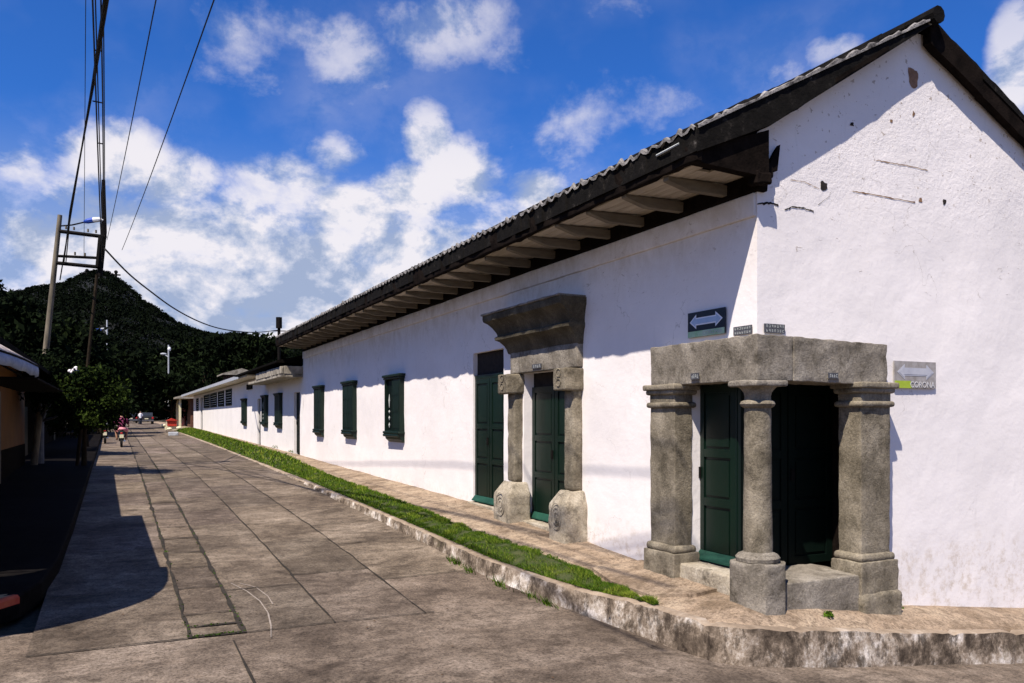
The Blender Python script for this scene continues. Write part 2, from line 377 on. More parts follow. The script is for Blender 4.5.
def road_z(x, y):
    z = interp(ZR, y)
    f = 1-sstep(7.5, 10.5, y)
    z -= .105*max(0, x-4.4)*f
    z += .055*(abs(x-1)/3)**2*(sstep(8.6, 12, y)) if x > 1 else 0
    return z
def joined(rows):  # rows: list of lists of points -> mesh
    mb = MB(); n = len(rows[0])
    for r in rows: mb.v += [tuple(p) for p in r]
    for i in range(len(rows)-1):
        for j in range(n-1): mb.f.append((i*n+j, i*n+j+1, (i+1)*n+j+1, (i+1)*n+j))
    return mb

# ---------------------------------------------------------------- ground sheet, roads
gx = [-900,-500,-250,-120,-60,-30,-15,-8,-4,-2,-1,0,1,2,3,4,5,6,7,8,10,14,20,30,60,120,250,500,900]
gy = [-400,-150,-60,-20,-8,-4,0,3,5,6,7,8,10,12,14,18,22,28,36,45,60,75,90,120,160,220,400,700,1100]
rows = []
for y in gy: rows.append([(x, y, max(-6, min(road_z(min(x, 30), y), 0)) - .12) for x in gx])
struct('ground', joined(rows), 'dirt')
# road made of cast concrete bays (each bay its own tone)
def ground_mesh(bays, step=.6):
    mb = MB(); tones = []
    for (x0, x1, y0, y1, tone) in bays:
        nx = max(1, int((x1-x0)/step)); ny = max(1, int((y1-y0)/max(step, (y0)*.06 if y0 > 0 else step)))
        base = len(mb.v)
        for j in range(ny+1):
            for i in range(nx+1):
                x = lerp(x0, x1, i/nx); y = lerp(y0, y1, j/ny)
                z = road_z(x, y)+.010*noise.noise(Vector((x*.7, y*.7, 3)))
                mb.v.append((x, y, z))
        for j in range(ny):
            for i in range(nx):
                a = base+j*(nx+1)+i; mb.f.append((a, a+1, a+nx+2, a+nx+1)); tones.append(tone)
    mb.tone = tones; return mb
def set_tone(o, tones):
    me = o.data; at_ = me.color_attributes.new('tone', 'FLOAT_COLOR', 'CORNER')
    arr = np.ones((len(me.loops), 4), dtype=np.float32)
    ls = np.zeros(len(me.polygons), dtype=np.int32); lt = np.zeros(len(me.polygons), dtype=np.int32)
    me.polygons.foreach_get('loop_start', ls); me.polygons.foreach_get('loop_total', lt)
    t = np.array(tones, dtype=np.float32)
    if t.ndim == 1: t = np.repeat(t[:, None], 3, 1)
    idx = np.repeat(np.arange(len(lt)), lt)
    arr[:, :3] = t[idx]
    at_.data.foreach_set('color', arr.ravel())
XJ = [-.75, .67, 1.19, 2.12, 3.15, 5.3]
YEND = 8.75
bays = []; joints = []
rnd = random.Random(3)
def rt(lo=.74, hi=1.18):
    t = rnd.uniform(lo, hi); return (t, t*rnd.uniform(.98, 1.01), t*rnd.uniform(.94, 1.02))
for c in range(5):
    y = YEND; first = True
    L0 = [2.3, .9, 1.9, 2.4, 1.7][c]
    while y < 150:
        L = (L0 if first else (rnd.choice([1.1, 1.3, 1.25, .9]) if c == 1 else rnd.choice([1.9, 2.2, 2.5, 2.7]))) * (1 if y < 45 else 4)
        first = False; y1 = min(150, y+L)
        bays.append((XJ[c], XJ[c+1], y, y1, rt(.70, 1.0) if c == 1 else rt()))
        joints.append((XJ[c], XJ[c+1], y1)); y = y1
for (x0, x1, y0, y1) in [(-40,-6,-8,YEND),(-6,-1.6,-8,YEND),(-1.6,1.05,-8,YEND),(1.05,5.3,-8,YEND),(5.3,9,-8,6.1),(9,14,-8,6.1),(14,30,-8,6.1)]:
    bays.append((x0, x1, y0, y1, (1.12,1.12,1.12) if x1 < 1.2 else (.98,.97,.96)))
bays.append((-1.9,-.75,YEND,9.6,rt())); bays.append((-3.5,3,150,260,rt()))
rb = ground_mesh(bays); ro = struct('road', rb, 'road', True); set_tone(ro, rb.tone)
# joints between the bays: strips of soil and weed 4 mm above
jm = MB()
def strip(pts, w):
    for i in range(len(pts)-1):
        a = Vector(pts[i]); b = Vector(pts[i+1]); d = (b-a); d.z = 0; d.normalize(); s_ = Vector((-d.y, d.x, 0))
        wa = w*max(.08, 1+1.1*noise.noise(a*3)+.7*noise.noise(a*9)); wb = w*max(.08, 1+1.1*noise.noise(b*3)+.7*noise.noise(b*9))
        jm.quad(a+s_*wa/2, a-s_*wa/2, b-s_*wb/2, b+s_*wb/2)
def rz(x, y, e=.014): return (x, y, road_z(x, y)+.010*noise.noise(Vector((x*.7, y*.7, 3)))+e)
for i, X in enumerate(XJ[1:-1]):
    w = [.045, .045, .022, .016][i]; pts = []; y = YEND
    while y < 140: pts.append(rz(X+.02*noise.noise(Vector((0, y*1.7, i))), y)); y += .2+max(0, y-12)*.03
    strip(pts, w)
for (x0, x1, y) in joints:
    if y > 45: continue
    w = .03 if x1-x0 < .6 else .018
    strip([rz(lerp(x0, x1, t/6), y+.02*noise.noise(Vector((x0+t, y, 1)))) for t in range(7)], w)
strip([rz(-.75+t*.25, YEND+.02*noise.noise(Vector((t*.6, 2, 1)))) for t in range(17)], .022)
strip([rz(.67+t*.09, 9.15+.03*noise.noise(Vector((t*.6, 9, 1)))) for t in range(7)], .05)
strip([rz(.67+t*.09, 8.78+.03*noise.noise(Vector((t*.6, 5, 1)))) for t in range(7)], .05)
strip([rz(1.05+.03*noise.noise(Vector((0, t, 1))), -4+t*.5) for t in range(26)], .016)
jo = struct('road_joints', jm, 'joint')
# weeds in the joints
def leaves(mb, tones, c, n, rad, size, flat=1.0, tone=(0,1), up=0):
    c = np.array(c); d = np.random.normal(size=(n, 3)); d /= np.linalg.norm(d, axis=1)[:, None]
    rr = np.random.rand(n)**.45
    p = c + d*rr[:, None]*np.array([rad, rad, rad*flat])
    a = np.random.normal(size=(n, 3)); a /= np.linalg.norm(a, axis=1)[:, None]
    b = np.cross(a, np.random.normal(size=(n, 3))); b /= np.linalg.norm(b, axis=1)[:, None]
    s = size*(.5+np.random.rand(n)); a *= s[:, None]; b *= (s*.55)[:, None]
    base = len(mb.v)
    q = np.stack([p-a, p-b*.9, p+a, p+b*.9], 1).reshape(-1, 3)
    mb.v += q.tolist()
    mb.f += [(base+4*i, base+4*i+1, base+4*i+2, base+4*i+3) for i in range(n)]
    tones += (tone[0]+(tone[1]-tone[0])*np.random.rand(n)).tolist()
wm = MB(); wt = []
for i in range(190):
    X = random.choice([.67, 1.19]); y = YEND+random.random()**1.6*22
    if random.random() < .25: X = random.uniform(.67, 1.19); y = random.choice([9.15, 8.78, YEND])
    z = road_z(X, y)+.02
    leaves(wm, wt, (X+random.gauss(0,.018), y, z), 3, .018, .012, .4, (0,.45))
wo = obj('weeds', wm, 'grass'); set_tone(wo, wt); tag(wo, 'tiny weeds sprouting in the joints of the concrete road', 'weeds', kind='stuff')
# white chalk-like arc scratched on the road
am = MB(); pts = []
for t in range(26):
    u = t/25; px = lerp(236, 271, u)+10*math.sin(u*2.2); py = lerp(586, 640, u**1.15)
    z = -2.16; c = -z*F/(py-HY); P = at(px, py, c); pts.append(P)
jm = MB()
for pl_ in ([(231,584),(247,592),(260,602),(268,614),(271,627),(271,641)], [(240,584),(256,588),(268,597),(274,607)]):
    out = []
    for k in range(len(pl_)-1):
        for q in range(5):
            t = q/5; px = lerp(pl_[k][0], pl_[k+1][0], t); py = lerp(pl_[k][1], pl_[k+1][1], t); z = -2.17
            for _ in range(4): P = at(px, py, -z*F/(py-HY)); z = road_z(P.x, P.y)
            out.append(rz(P.x, P.y, .012))
    strip(out, .010)
M['chalk'] = simple('pale_tyre_scrape', (.22,.185,.155), (.30,.26,.22), 20, .9)
struct('road_scrape', jm, 'chalk')

# ---------------------------------------------------------------- right kerb, pavement, grass verge
def kerb_pts(step=.09):
    out = []
    for i in range(len(KERB)-1):
        a = Vector(KERB[i]); b = Vector(KERB[i+1]); L = (b-a).length; n = max(1, int(L/(step if a.y < 18 and a.x < 12 else (.4 if a.y < 35 and a.x < 12 else 2))))
        for k in range(n): out.append(a.lerp(b, k/n))
    out.append(Vector(KERB[-1])); return out
KP = kerb_pts()
def kerb_frame(i):
    d = KP[min(i+1, len(KP)-1)]-KP[max(i-1, 0)]; d.z = 0; d.normalize()
    return Vector((d.y, -d.x, 0))   # outward from road? fixed below
rows = []; inner = []
for i, p in enumerate(KP):
    n = kerb_frame(i)
    # kerb runs from +X end towards the corner and up the street: inward (towards the wall) is to the right of travel
    inn = n if (n.x > .3 or n.y > .3) else -n
    w = .14; zr = road_z((p-inn*.1).x, (p-inn*.1).y)-.05
    def R(v, a=.012): return noise.noise(Vector(v)*4)*a + noise.noise(Vector(v)*11)*a*.8 + noise.noise(Vector(v)*23)*a*.6
    j = 1.0 if (i % 11) else .4     # joints between stones
    o = -inn
    base = p
    q = [base+o*(.03+R(base)), base+o*(.025+R(base+Vector((0,0,.3)), .02)), base+o*(.012+R(base+Vector((0,0,.6)), .02)), base+o*(0.0+R(base+Vector((0,0,.9)))), base+inn*.03, base+inn*(w*.5), base+inn*w, base+inn*(w+.05)]
    top = p.z
    zz = [zr, lerp(zr, top, .35), lerp(zr, top, .72), top-.012, top-.002, top, top-.002, top-.03]
    row = []
    for k, (a, z) in enumerate(zip(q, zz)):
        zz_ = z+R(a*1.3, .013 if k < 6 else 0)*(1 if k > 0 else 0) - (.02 if j < 1 and 1 < k < 7 else 0)
        a2 = a - o*(.015 if j < 1 and k < 4 else 0)
        row.append((a2.x, a2.y, zz_))
    rows.append(row); inner.append(base+inn*(w*.98))
def make_kerbmat():
    m, nt, b = new_mat('old_kerb_stone'); v = coord(nt)
    n = noise_tex(nt, v, 2.1, 10, .78, .2); c = ramp(nt, n, [(.34, (.03,.022,.016)), (.44, (.13,.10,.072)), (.50, (.27,.215,.16)), (.56, (.48,.42,.35)), (.63, (.78,.72,.65))]).outputs[0]
    st = noise_tex(nt, coord(nt, (5,5,2.4)), 1.2, 10, .82); sm = ramp(nt, st, [(.50, (0,0,0)), (.58, (1,1,1))]).outputs[0]
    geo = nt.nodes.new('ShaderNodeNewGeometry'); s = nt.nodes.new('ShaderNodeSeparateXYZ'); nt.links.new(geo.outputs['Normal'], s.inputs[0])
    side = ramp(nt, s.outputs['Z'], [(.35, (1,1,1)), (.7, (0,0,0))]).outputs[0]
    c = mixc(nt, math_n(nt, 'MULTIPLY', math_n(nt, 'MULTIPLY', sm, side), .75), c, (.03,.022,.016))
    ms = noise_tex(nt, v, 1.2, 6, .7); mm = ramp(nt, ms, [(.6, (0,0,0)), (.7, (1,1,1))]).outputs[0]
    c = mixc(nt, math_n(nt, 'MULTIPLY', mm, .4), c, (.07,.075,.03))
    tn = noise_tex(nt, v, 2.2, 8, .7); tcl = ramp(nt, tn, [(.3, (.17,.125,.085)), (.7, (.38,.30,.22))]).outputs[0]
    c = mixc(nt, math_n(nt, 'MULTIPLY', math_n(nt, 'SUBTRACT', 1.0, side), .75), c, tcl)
    nt.links.new(c, b.inputs['Base Color']); b.inputs['Roughness'].default_value = .93; b.inputs['Specular IOR Level'].default_value = .15
    p = bump(nt, b, noise_tex(nt, v, 14, 8, .7), .6, .02); return m
M['kerbmat'] = make_kerbmat()
struct('kerb', joined(rows), 'kerbmat', True)
# pavement between kerb and walls
def wall_pt(p):
    """matching foot-of-wall point for an inner kerb point"""
    if p.x > 6.6 and p.y < 6.5:
        x = p.x; z = interp([(6.0,-1.875),(6.5,-1.925),(7.7,-2.10),(10.4,-2.417),(30,-4.7)], x); return Vector((x, CY+.02, z))
    if p.y > 7.0: return Vector((WX+.02, p.y, interp(ZW, p.y)))
    # corner fan
    t = sstep(0, 1, (p.x-5.2)/(6.6-5.2)) if p.y < 6.5 else 0
    return Vector((lerp(WX+.02, 6.6, t), lerp(min(7.0, max(p.y, 6.58)), CY+.02, min(1, t*3)), lerp(interp(ZW, 6.9), -1.935, t)))
rows = []
for p in inner:
    w = wall_pt(p); n = 9; dd = (w-p); dd.z = 0; dd.normalize(); row = [p-dd*.06-Vector((0,0,.03))]
    for k in range(n+1):
        t = k/n; q = p.lerp(w, t); q.z = lerp(p.z, w.z, 1-(1-t)**1.8); q.z += 0 if k == 0 else -.003 + .012*noise.noise(q*1.6) + .006*noise.noise(q*5)
        row.append(q)
    rows.append(row)
struct('pavement', joined(rows), 'pave', True)
GI = [(7.3,5.12),(8.3,5.2),(9.3,5.2),(10.5,5.1),(12,5.0),(22,5.1),(31,5.6),(60,5.75),(90,5.75)]
def pav_z(x, y):
    kx = interp([(k[1], k[0]) for k in KERB if k[1] > 6.9], y) + .14
    kz = interp([(k[1], k[2]) for k in KERB if k[1] > 6.9], y)
    t = max(0, min(1, (x-kx)/(6.0-kx))); return lerp(kz, interp(ZW, y), 1-(1-t)**1.8), kx
# turf soil strip
rows = []; y = 7.15
while y < 76:
    z, kx = pav_z(0, y); gi = interp(GI, y); row = []
    gi = kx-.02 + (gi-kx)*sstep(7.1, 8.0, y)+.01
    for k in range(5):
        x = lerp(kx-.03, gi+.04*noise.noise(Vector((0, y*2, 0))), k/4); zz, _ = pav_z(x, y)
        row.append((x, y, zz+(.028 if 0 < k < 4 else .008)))
    rows.append(row); y += .15+max(0, y-15)*.03
struct('grass_verge_soil', joined(rows), 'turf', True)
# grass blades
gm = MB(); gt = []
def blades(n, y0, y1, h, w):
    for i in range(n):
        y = y0+(y1-y0)*random.random(); z, kx = pav_z(0, y); gi = interp(GI, y); gi = kx-.02+(gi-kx)*sstep(7.1, 8.0, y)
        e = random.random(); x = lerp(kx-.06, gi+.05+.10*noise.noise(Vector((0, y*2, 0)))+.05*noise.noise(Vector((2, y*7, 0))), e)
        cl = noise.noise(Vector((x*5, y*5, 0))); 
        if cl < -.30 and random.random() < .7: continue
        zz, _ = pav_z(x, y); zz += .01
        hh = h*(.5+random.random())*(1+cl*1.1)*(1.0 if .08 < e < .9 else .6); a = random.random()*2*PI
        dx, dy = math.cos(a)*w, math.sin(a)*w; l = random.gauss(0, hh*.55), random.gauss(0, hh*.55)
        b = len(gm.v)
        gm.v += [(x-dx, y-dy, zz), (x+dx, y+dy, zz), (x+l[0], y+l[1], zz+hh)]
        gm.f.append((b, b+1, b+2)); gt.append(min(1, max(0, .42+cl*.55+random.gauss(0, .22)+(.35 if noise.noise(Vector((x*1.7, y*1.7, 8))) > .42 else 0))))
blades(20000, 7.1, 10.5, .034, .0045); blades(20000, 10.5, 15, .038, .006); blades(18000, 15, 26, .048, .009)
blades(14000, 26, 75, .075, .02)
# tufts hanging at kerb foot
for (ty, k) in ((10.9, 70), (10.4, 40), (9.6, 50), (8.6, 60), (8.9, 40)):
    z, kx = pav_z(0, ty)
    for i in range(k):
        x = kx-.2-.05+random.gauss(0,.03); y = ty+random.gauss(0,.12); b = len(gm.v); zz = road_z(x, y)+.0
        gm.v += [(x-.006, y, zz), (x+.006, y+.003, zz), (x+random.gauss(-.03,.03), y+random.gauss(0,.04), zz+.03+random.random()*.09)]; gm.f.append((b, b+1, b+2)); gt.append(random.random()*.7)
g = obj('grass', gm, 'grass'); set_tone(g, gt); tag(g, 'green grass strip growing between kerb and pavement', 'grass', kind='stuff')
# raised slab by the threshold
sm_ = MB()
poly = [(5.98,8.6),(5.98,7.0),(5.55,6.98),(5.22,7.35),(5.2,8.1),(5.3,8.7)]
base = len(sm_.v)
top = [Vector((x, y, pav_z(x, max(y, 7.0))[0]+.035)) for x, y in poly]
sm_.prism([t-Vector((0,0,.07)) for t in top], (0,0,0), (0,0,.07))
struct('pavement_slab', sm_, 'pave')
# dead leaves and litter on the pavement/verge
lm = MB()
for i in range(60):
    y = random.uniform(7, 16); x = random.uniform(4.75, 5.9); z = pav_z(x, y)[0]+.012
    a = random.random()*6; s = random.uniform(.008, .022)
    lm.quad((x-math.cos(a)*s, y-math.sin(a)*s, z), (x+math.sin(a)*s*.6, y-math.cos(a)*s*.6, z+.01), (x+math.cos(a)*s, y+math.sin(a)*s, z+.004), (x-math.sin(a)*s*.6, y+math.cos(a)*s*.6, z+.01))
for i in range(90):
    y = random.uniform(3, 26); x = random.uniform(-.4, 4.3); z = road_z(x, y)+.014
    a = random.random()*6; s = random.uniform(.008, .025)
    lm.quad((x-math.cos(a)*s, y-math.sin(a)*s, z), (x+math.sin(a)*s*.6, y-math.cos(a)*s*.6, z+.008), (x+math.cos(a)*s, y+math.sin(a)*s, z+.004), (x-math.sin(a)*s*.6, y+math.cos(a)*s*.6, z+.01))
M['litter'] = simple('dry_leaf', (.05,.03,.015), (.12,.07,.035), 30, .9)
o = obj('fallen_leaves', lm, 'litter'); tag(o, 'small dry leaves scattered over road and pavement', 'fallen leaves', kind='stuff')

# ---------------------------------------------------------------- left pavement and kerb
lk = [(-40,8.6),(-12,8.8),(-4,9.2),(-2.1,9.55),(-1.35,9.95),(-.95,10.45),(-.78,11.1),(-.68,12.5),(-.65,16),(-.65,24),(-.7,40),(-.9,70),(-1,110),(-1,150)]
rows = []; kr = []; rp = []
for i, (x, y) in enumerate(lk):
    a = Vector(lk[max(0, i-1)]); b = Vector(lk[min(len(lk)-1, i+1)]); d = (b-a).normalized(); inn = Vector((-d.y, d.x))
    zt = interp(ZR, y)+.20
    P = Vector((x, y)); I = P+inn*.14
    kr.append([(P.x-inn.x*-.0, P.y, road_z(x, y)-.05), (P.x, P.y, zt-.02), (P.x+inn.x*.02, P.y+inn.y*.02, zt), (I.x, I.y, zt+.004), (I.x, I.y, zt-.05)])
    rp.append([(P.x-inn.x*.003, P.y-inn.y*.003, zt-.09), (P.x-inn.x*.003, P.y-inn.y*.003, zt-.022), (P.x+inn.x*.018, P.y+inn.y*.018, zt+.004), (P.x+inn.x*.07, P.y+inn.y*.07, zt+.006)])
    W = Vector((min(I.x-2.75, -3.4) if y > 10 else I.x, y+(0 if y > 10 else 4)))
    rows.append([(I.x, I.y, zt), (lerp(I.x, W.x, .5), lerp(I.y, W.y, .5), zt+.02), (W.x, W.y, zt+.04)])
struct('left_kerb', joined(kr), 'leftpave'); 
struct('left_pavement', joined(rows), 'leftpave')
M['sunpatch'] = simple('painted_sun_patch', (.26,.17,.085), (.40,.27,.14), 5, .9, .3)
struct('red_kerb_paint', joined(rp[3:6]), 'redpaint')
tp = MB(); zt = interp(ZR, 10.2)+.212
tp.add([(-1.25,10.15,zt),(-.98,10.55,zt),(-.86,11.0,zt+.002),(-1.1,11.5,zt+.006),(-2.6,11.2,zt+.006),(-2.4,9.72,zt)], [(0,1,2,3,4,5)])
struct('painted_sun_patch', tp, 'sunpatch')  # tan patch paints a spot of sunlight on the dark pavement

# ================================================================ THE COLONIAL HOUSE
H = thing('colonial_house', 'long whitewashed colonial house with dark tiled roof and stone corner portal', 'house', (6.0, 6.56, -1.9))
def wdisp(p):  # gentle unevenness of the plaster
    return .018*noise.noise(p*.9)+.006*noise.noise(p*3.1)
def grid_wall(u0, u1, z0, z1, holes, place, seg=.16, th=.3):
    us = {u0, u1}; zs = {z0, z1}
    for h in holes: us |= {h[0], h[1]}; zs |= {h[2], h[3]}
    def dens(s):
        s = sorted(s); out = [s[0]]
        for a, b in zip(s, s[1:]):
            n = max(1, int(math.ceil((b-a)/seg)))
            out += [lerp(a, b, k/n) for k in range(1, n+1)]
        return out
    us = [u for u in dens(us) if u0 <= u <= u1]; zs = [z for z in dens(zs) if z0 <= z <= z1]
    mb = MB(); idx = {}
    def vid(u, z, d=0):
        k = (round(u, 4), round(z, 4), d)
        if k not in idx:
            idx[k] = len(mb.v); mb.v.append(tuple(place(u, -d, z)))
        return idx[k]
    for i in range(len(us)-1):
        for j in range(len(zs)-1):
            um, zm = (us[i]+us[i+1])/2, (zs[j]+zs[j+1])/2
            if any(h[0] < um < h[1] and h[2] < zm < h[3] for h in holes): continue
            mb.f.append((vid(us[i], zs[j]), vid(us[i+1], zs[j]), vid(us[i+1], zs[j+1]), vid(us[i], zs[j+1])))
    for h in holes:
        hu = [u for u in us if h[0]-1e-6 <= u <= h[1]+1e-6]; hz = [z for z in zs if h[2]-1e-6 <= z <= h[3]+1e-6]
        t = h[4] if len(h) > 4 else th
        for a, b in zip(hu, hu[1:]):
            mb.f.append((vid(a, hz[-1]), vid(b, hz[-1]), vid(b, hz[-1], t), vid(a, hz[-1], t)))
            mb.f.append((vid(a, hz[0]), vid(b, hz[0]), vid(b, hz[0], t), vid(a, hz[0], t)))
        for a, b in zip(hz, hz[1:]):
            if abs(hu[0]-u0) > 1e-6: mb.f.append((vid(hu[0], a), vid(hu[0], b), vid(hu[0], b, t), vid(hu[0], a, t)))
            mb.f.append((vid(hu[-1], a), vid(hu[-1], b), vid(hu[-1], b, t), vid(hu[-1], a, t)))
    return mb
def FP(u, p, z):   # facade: along Y, p = how far it stands out
    q = Vector((WX-p, u, z))
    if -.31 < p <= .0001: q.x += wdisp(Vector((0, u, z)))*sstep(6.56, 6.9, u)
    return q
def GP(u, p, z):   # gable side: along X
    q = Vector((u, CY-p, z))
    if -.31 < p <= .0001: q.y += wdisp(Vector((u, 50, z)))*sstep(6.0, 6.4, u)
    return q
HEND = 29.45
fac_holes = [(6.56, 7.705, -1.75, .40, .32), (10.42, 11.96, -1.72, .73, .22), (12.73, 14.08, -1.63, 1.20, .22),
             (18.12,19.25,-.55,.98,.12),(22.27,23.35,-.55,.98,.12),(26.2,27.15,-.55,.98,.12)]
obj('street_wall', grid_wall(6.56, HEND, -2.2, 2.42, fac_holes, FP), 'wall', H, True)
V0 = 6.37
RX = 8.47; RZ = 4.53
def under(x):      # underside of the roof
    if x <= WX: return 2.97-(WX-x)*.43
    if x <= RX: return lerp(2.97, RZ, (x-WX)/(RX-WX))
    return RZ-(x-RX)*.487
lo = grid_wall(6.0, 14.0, -3.2, 2.3, [(6.0, 7.66, -1.75, .40, .32)], GP)
us = [6+.16*i for i in range(51)]; rows = []
for k in range(17):
    rows.append([tuple(GP(u, 0, lerp(2.3, under(u), k/16))) for u in us])
up = joined(rows); lo.add(up.v, up.f)
obj('gable_wall', lo, 'gable', H, True)
# remaining walls (closed shell behind)
bk = MB(); bk.box(13.7, 14.0, CY+.03, HEND, -3.2, 1.6); bk.box(6.3, 13.7, HEND-.3, HEND, -2.6, 2.3)
bk.prism([(6.0,HEND-.3,2.3),(14.0,HEND-.3,1.6),(RX,HEND-.3,RZ-.05)], (0,0,0), (0,.298,0))
obj('rear_wall', bk, 'wall', H)
# plaster band below the eave
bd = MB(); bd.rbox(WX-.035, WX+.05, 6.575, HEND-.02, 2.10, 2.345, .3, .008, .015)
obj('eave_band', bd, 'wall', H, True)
pl = MB(); pl.rbox(WX-.06, WX+.1, 6.50, HEND, 2.35, 2.535, .4, .012, .02); obj('eave_gap_shade', pl, 'darkwood', H)  # near-black strip painted in for the shaded gap at the wall top
ef = MB(); ef.rbox(5.075, 5.15, V0+.01, HEND+.1, 2.50, 2.78, .12, .022, .02, 5); obj('eave_board', ef, 'darkwood', H)
# soffit boards (run along the street)
nb = 5
for k in range(nb):
    b = MB(); x0 = 5.17+k*.168; e = random.uniform(-.05, .05)
    zz = lambda x: 2.60+ (x-5.17)*.0
    b.rbox(x0, x0+.150, 6.60+e+(.06*k if k < 2 else 0), HEND+.1, 2.513+.006*k, 2.54+.006*k, .5, .004, .006)
    obj('soffit_board', b, 'plank', H)
# rafters
y = 6.98; i = 0
while y < HEND-.1:
    b = MB(); j = random.uniform(-.03, .03)
    b.rbox(5.16+random.uniform(-.02,.02), 6.02, y-.045+j, y+.045+j, 2.395, 2.510, .3, .004, .008)
    # tapered nose
    for q in range(len(b.v)):
        v = b.v[q]
        if v[0] < 5.26: b.v[q] = (v[0], v[1], v[2] + (2.510-v[2])*.65*(5.26-v[0])/.1)
    obj('rafter', b, 'timber', H); y += .775; i += 1
# roof deck and verge timber
def roof_sheet(y0, y1, off0, off1, xs):
    mb = MB(); n = len(xs); ys = [y0, y1]
    lowv = [[(x, y, under(x)+off0) for y in ys] for x in xs]; hiv = [[(x, y, under(x)+off1) for y in ys] for x in xs]
    for arr in (lowv, hiv):
        m = joined(arr); mb.add(m.v, m.f)
    for s in (0, 1):
        for a in range(n-1): mb.quad(lowv[a][s], lowv[a+1][s], hiv[a+1][s], hiv[a][s])
    mb.quad(lowv[0][0], lowv[0][1], hiv[0][1], hiv[0][0]); mb.quad(lowv[-1][0], lowv[-1][1], hiv[-1][1], hiv[-1][0])
    return mb
xs = [5.10, 5.5, 6.0, 6.8, 7.6, RX, 9.4, 10.6, 12, 14.6]

obj('roof_deck', roof_sheet(V0+.02, HEND+.1, .004, .055, xs[:6]), 'darkwood', H)
obj('roof_deck', roof_sheet(CY-.11, HEND+.1, .004, .055, xs[5:]), 'darkwood', H)
# irregular verge boards at the gable end
vb = MB()
for (xa, xb) in [(5.12,5.6),(5.6,6.15),(6.15,6.9),(6.9,7.7),(7.7,8.47),(8.47,9.4),(9.4,10.4),(10.4,11.6),(11.6,13),(13,14.6)]:
    za, zb = under(xa), under(xb); yy = (V0 if xa < RX-.1 else CY-.13)+random.uniform(-.02, .02); t = (-.015 if xa < RX-.1 else .20)+random.uniform(-.02,.02); dy_ = .17 if xa < RX-.1 else .10
    n = 7
    for k in range(n):
        p, q = k/n, (k+1)/n
        x0, x1 = lerp(xa, xb, p), lerp(xa, xb, q); z0 = lerp(za, zb, p)-t-.035*abs(noise.noise(Vector((x0*7,1,1)))-.03*max(0,noise.noise(Vector((x0*23,1,1))))); z1 = lerp(za, zb, q)-t-.035*abs(noise.noise(Vector((x1*7,1,1))))
        vb.prism([(x0,yy,z0),(x1,yy,z1),(x1,yy,lerp(za,zb,q)+.08),(x0,yy,lerp(za,zb,p)+.08)], (0,0,0), (0,dy_,0))
obj('verge_board', vb, 'darkwood', H)
# splintered timber where eave meets gable
sp = MB(); sp.prism([(5.12,6.41,2.50),(6.02,6.41,2.46),(6.02,6.41,2.95),(5.2,6.41,2.66)], (0,0,0), (0,.12,0))
sp.rbox(5.84, 6.06, 6.40, 6.56, 2.38, 2.52, .06, .03, .03); sp.rbox(5.98, 6.16, 6.50, 6.58, 2.50, 2.66, .05, .03, .02)
sp.prism([(6.08,6.5,2.55),(6.22,6.5,2.58),(6.26,6.5,2.86),(6.2,6.5,2.78),(6.15,6.5,2.7)], (0,0,0), (0,.055,0))
obj('broken_rafter_end', sp, 'darkwood', H)
def top_z(x):
    if x <= RX: return lerp(2.80, 4.585, (x-5.06)/(RX-5.06))
    return under(x)+.09
# barrel tiles
def tiles(x_from, x_to, ny0, ny1, seedv):
    rows = []; L = abs(x_to-x_from); nx = max(2, int(L/.09)); W = .21
    ys = []; y = ny0
    while y < ny1+.001: ys.append(y); y += W/8
    for i in range(nx+1):
        x = lerp(x_from, x_to, i/nx); row = []
        course = (i*L/nx/.36) % 1.0
        for y in ys:
            ph = (y-ny0)/W; k = math.floor(ph); f = ph-k
            cap = math.sin(PI*min(1, f/.6)) if f < .6 else -.55*math.sin(PI*(f-.6)/.4)
            jit = .02*noise.noise(Vector((k*3.1, math.floor(i*L/nx/.36)*2.3, seedv)))
            sag = .03*noise.noise(Vector((x*.5, y*.35, 5)))+.012*noise.noise(Vector((x*6, y*6, 5)))
            z = top_z(x)+.05*cap+.018*(course)+jit+sag*(.4 if x < RX else 1)-(.05*sstep(7.4, 8.3, x) if x <= RX else 0)
            row.append((x+.05*noise.noise(Vector((k*5.3, seedv, 1)))*(1 if i in (0,) else 0), y, z))
        rows.append(row)
    m = joined(rows)
    # thickness skirt at both slope ends and at gable ends
    n = len(ys)
    for r_ in (0, nx):
        for j in range(n-1):
            a = m.v[r_*n+j]; b = m.v[r_*n+j+1]
            m.quad(a, b, (b[0], b[1], under(b[0])+.02), (a[0], a[1], under(a[0])+.02))
    for i in range(nx):
        for j in (0, n-1):
            a = m.v[i*n+j]; b = m.v[(i+1)*n+j]; m.quad(a, b, (b[0], b[1], under(b[0])+.01), (a[0], a[1], under(a[0])+.01))
    return m
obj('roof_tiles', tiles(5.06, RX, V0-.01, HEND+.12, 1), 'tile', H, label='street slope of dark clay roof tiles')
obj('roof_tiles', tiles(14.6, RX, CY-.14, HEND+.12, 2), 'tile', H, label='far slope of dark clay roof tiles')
rc = MB()
yy = V0-.06
while yy < HEND: rc.tube([(RX, yy, RZ+.075+.01*random.random()), (RX, yy+.42, RZ+.09)], [.10, .085], 10); yy += .38
obj('ridge_tiles', rc, 'tile', H)
lb = MB(); a = at(677, 153, 8.0); b = at(697, 143, 7.9)
lb.tube([Vector((5.05, 7.0, 2.72)), Vector((5.05, 6.62, 2.73))], .012, 6); obj('loose_lath', lb, 'pale', H)
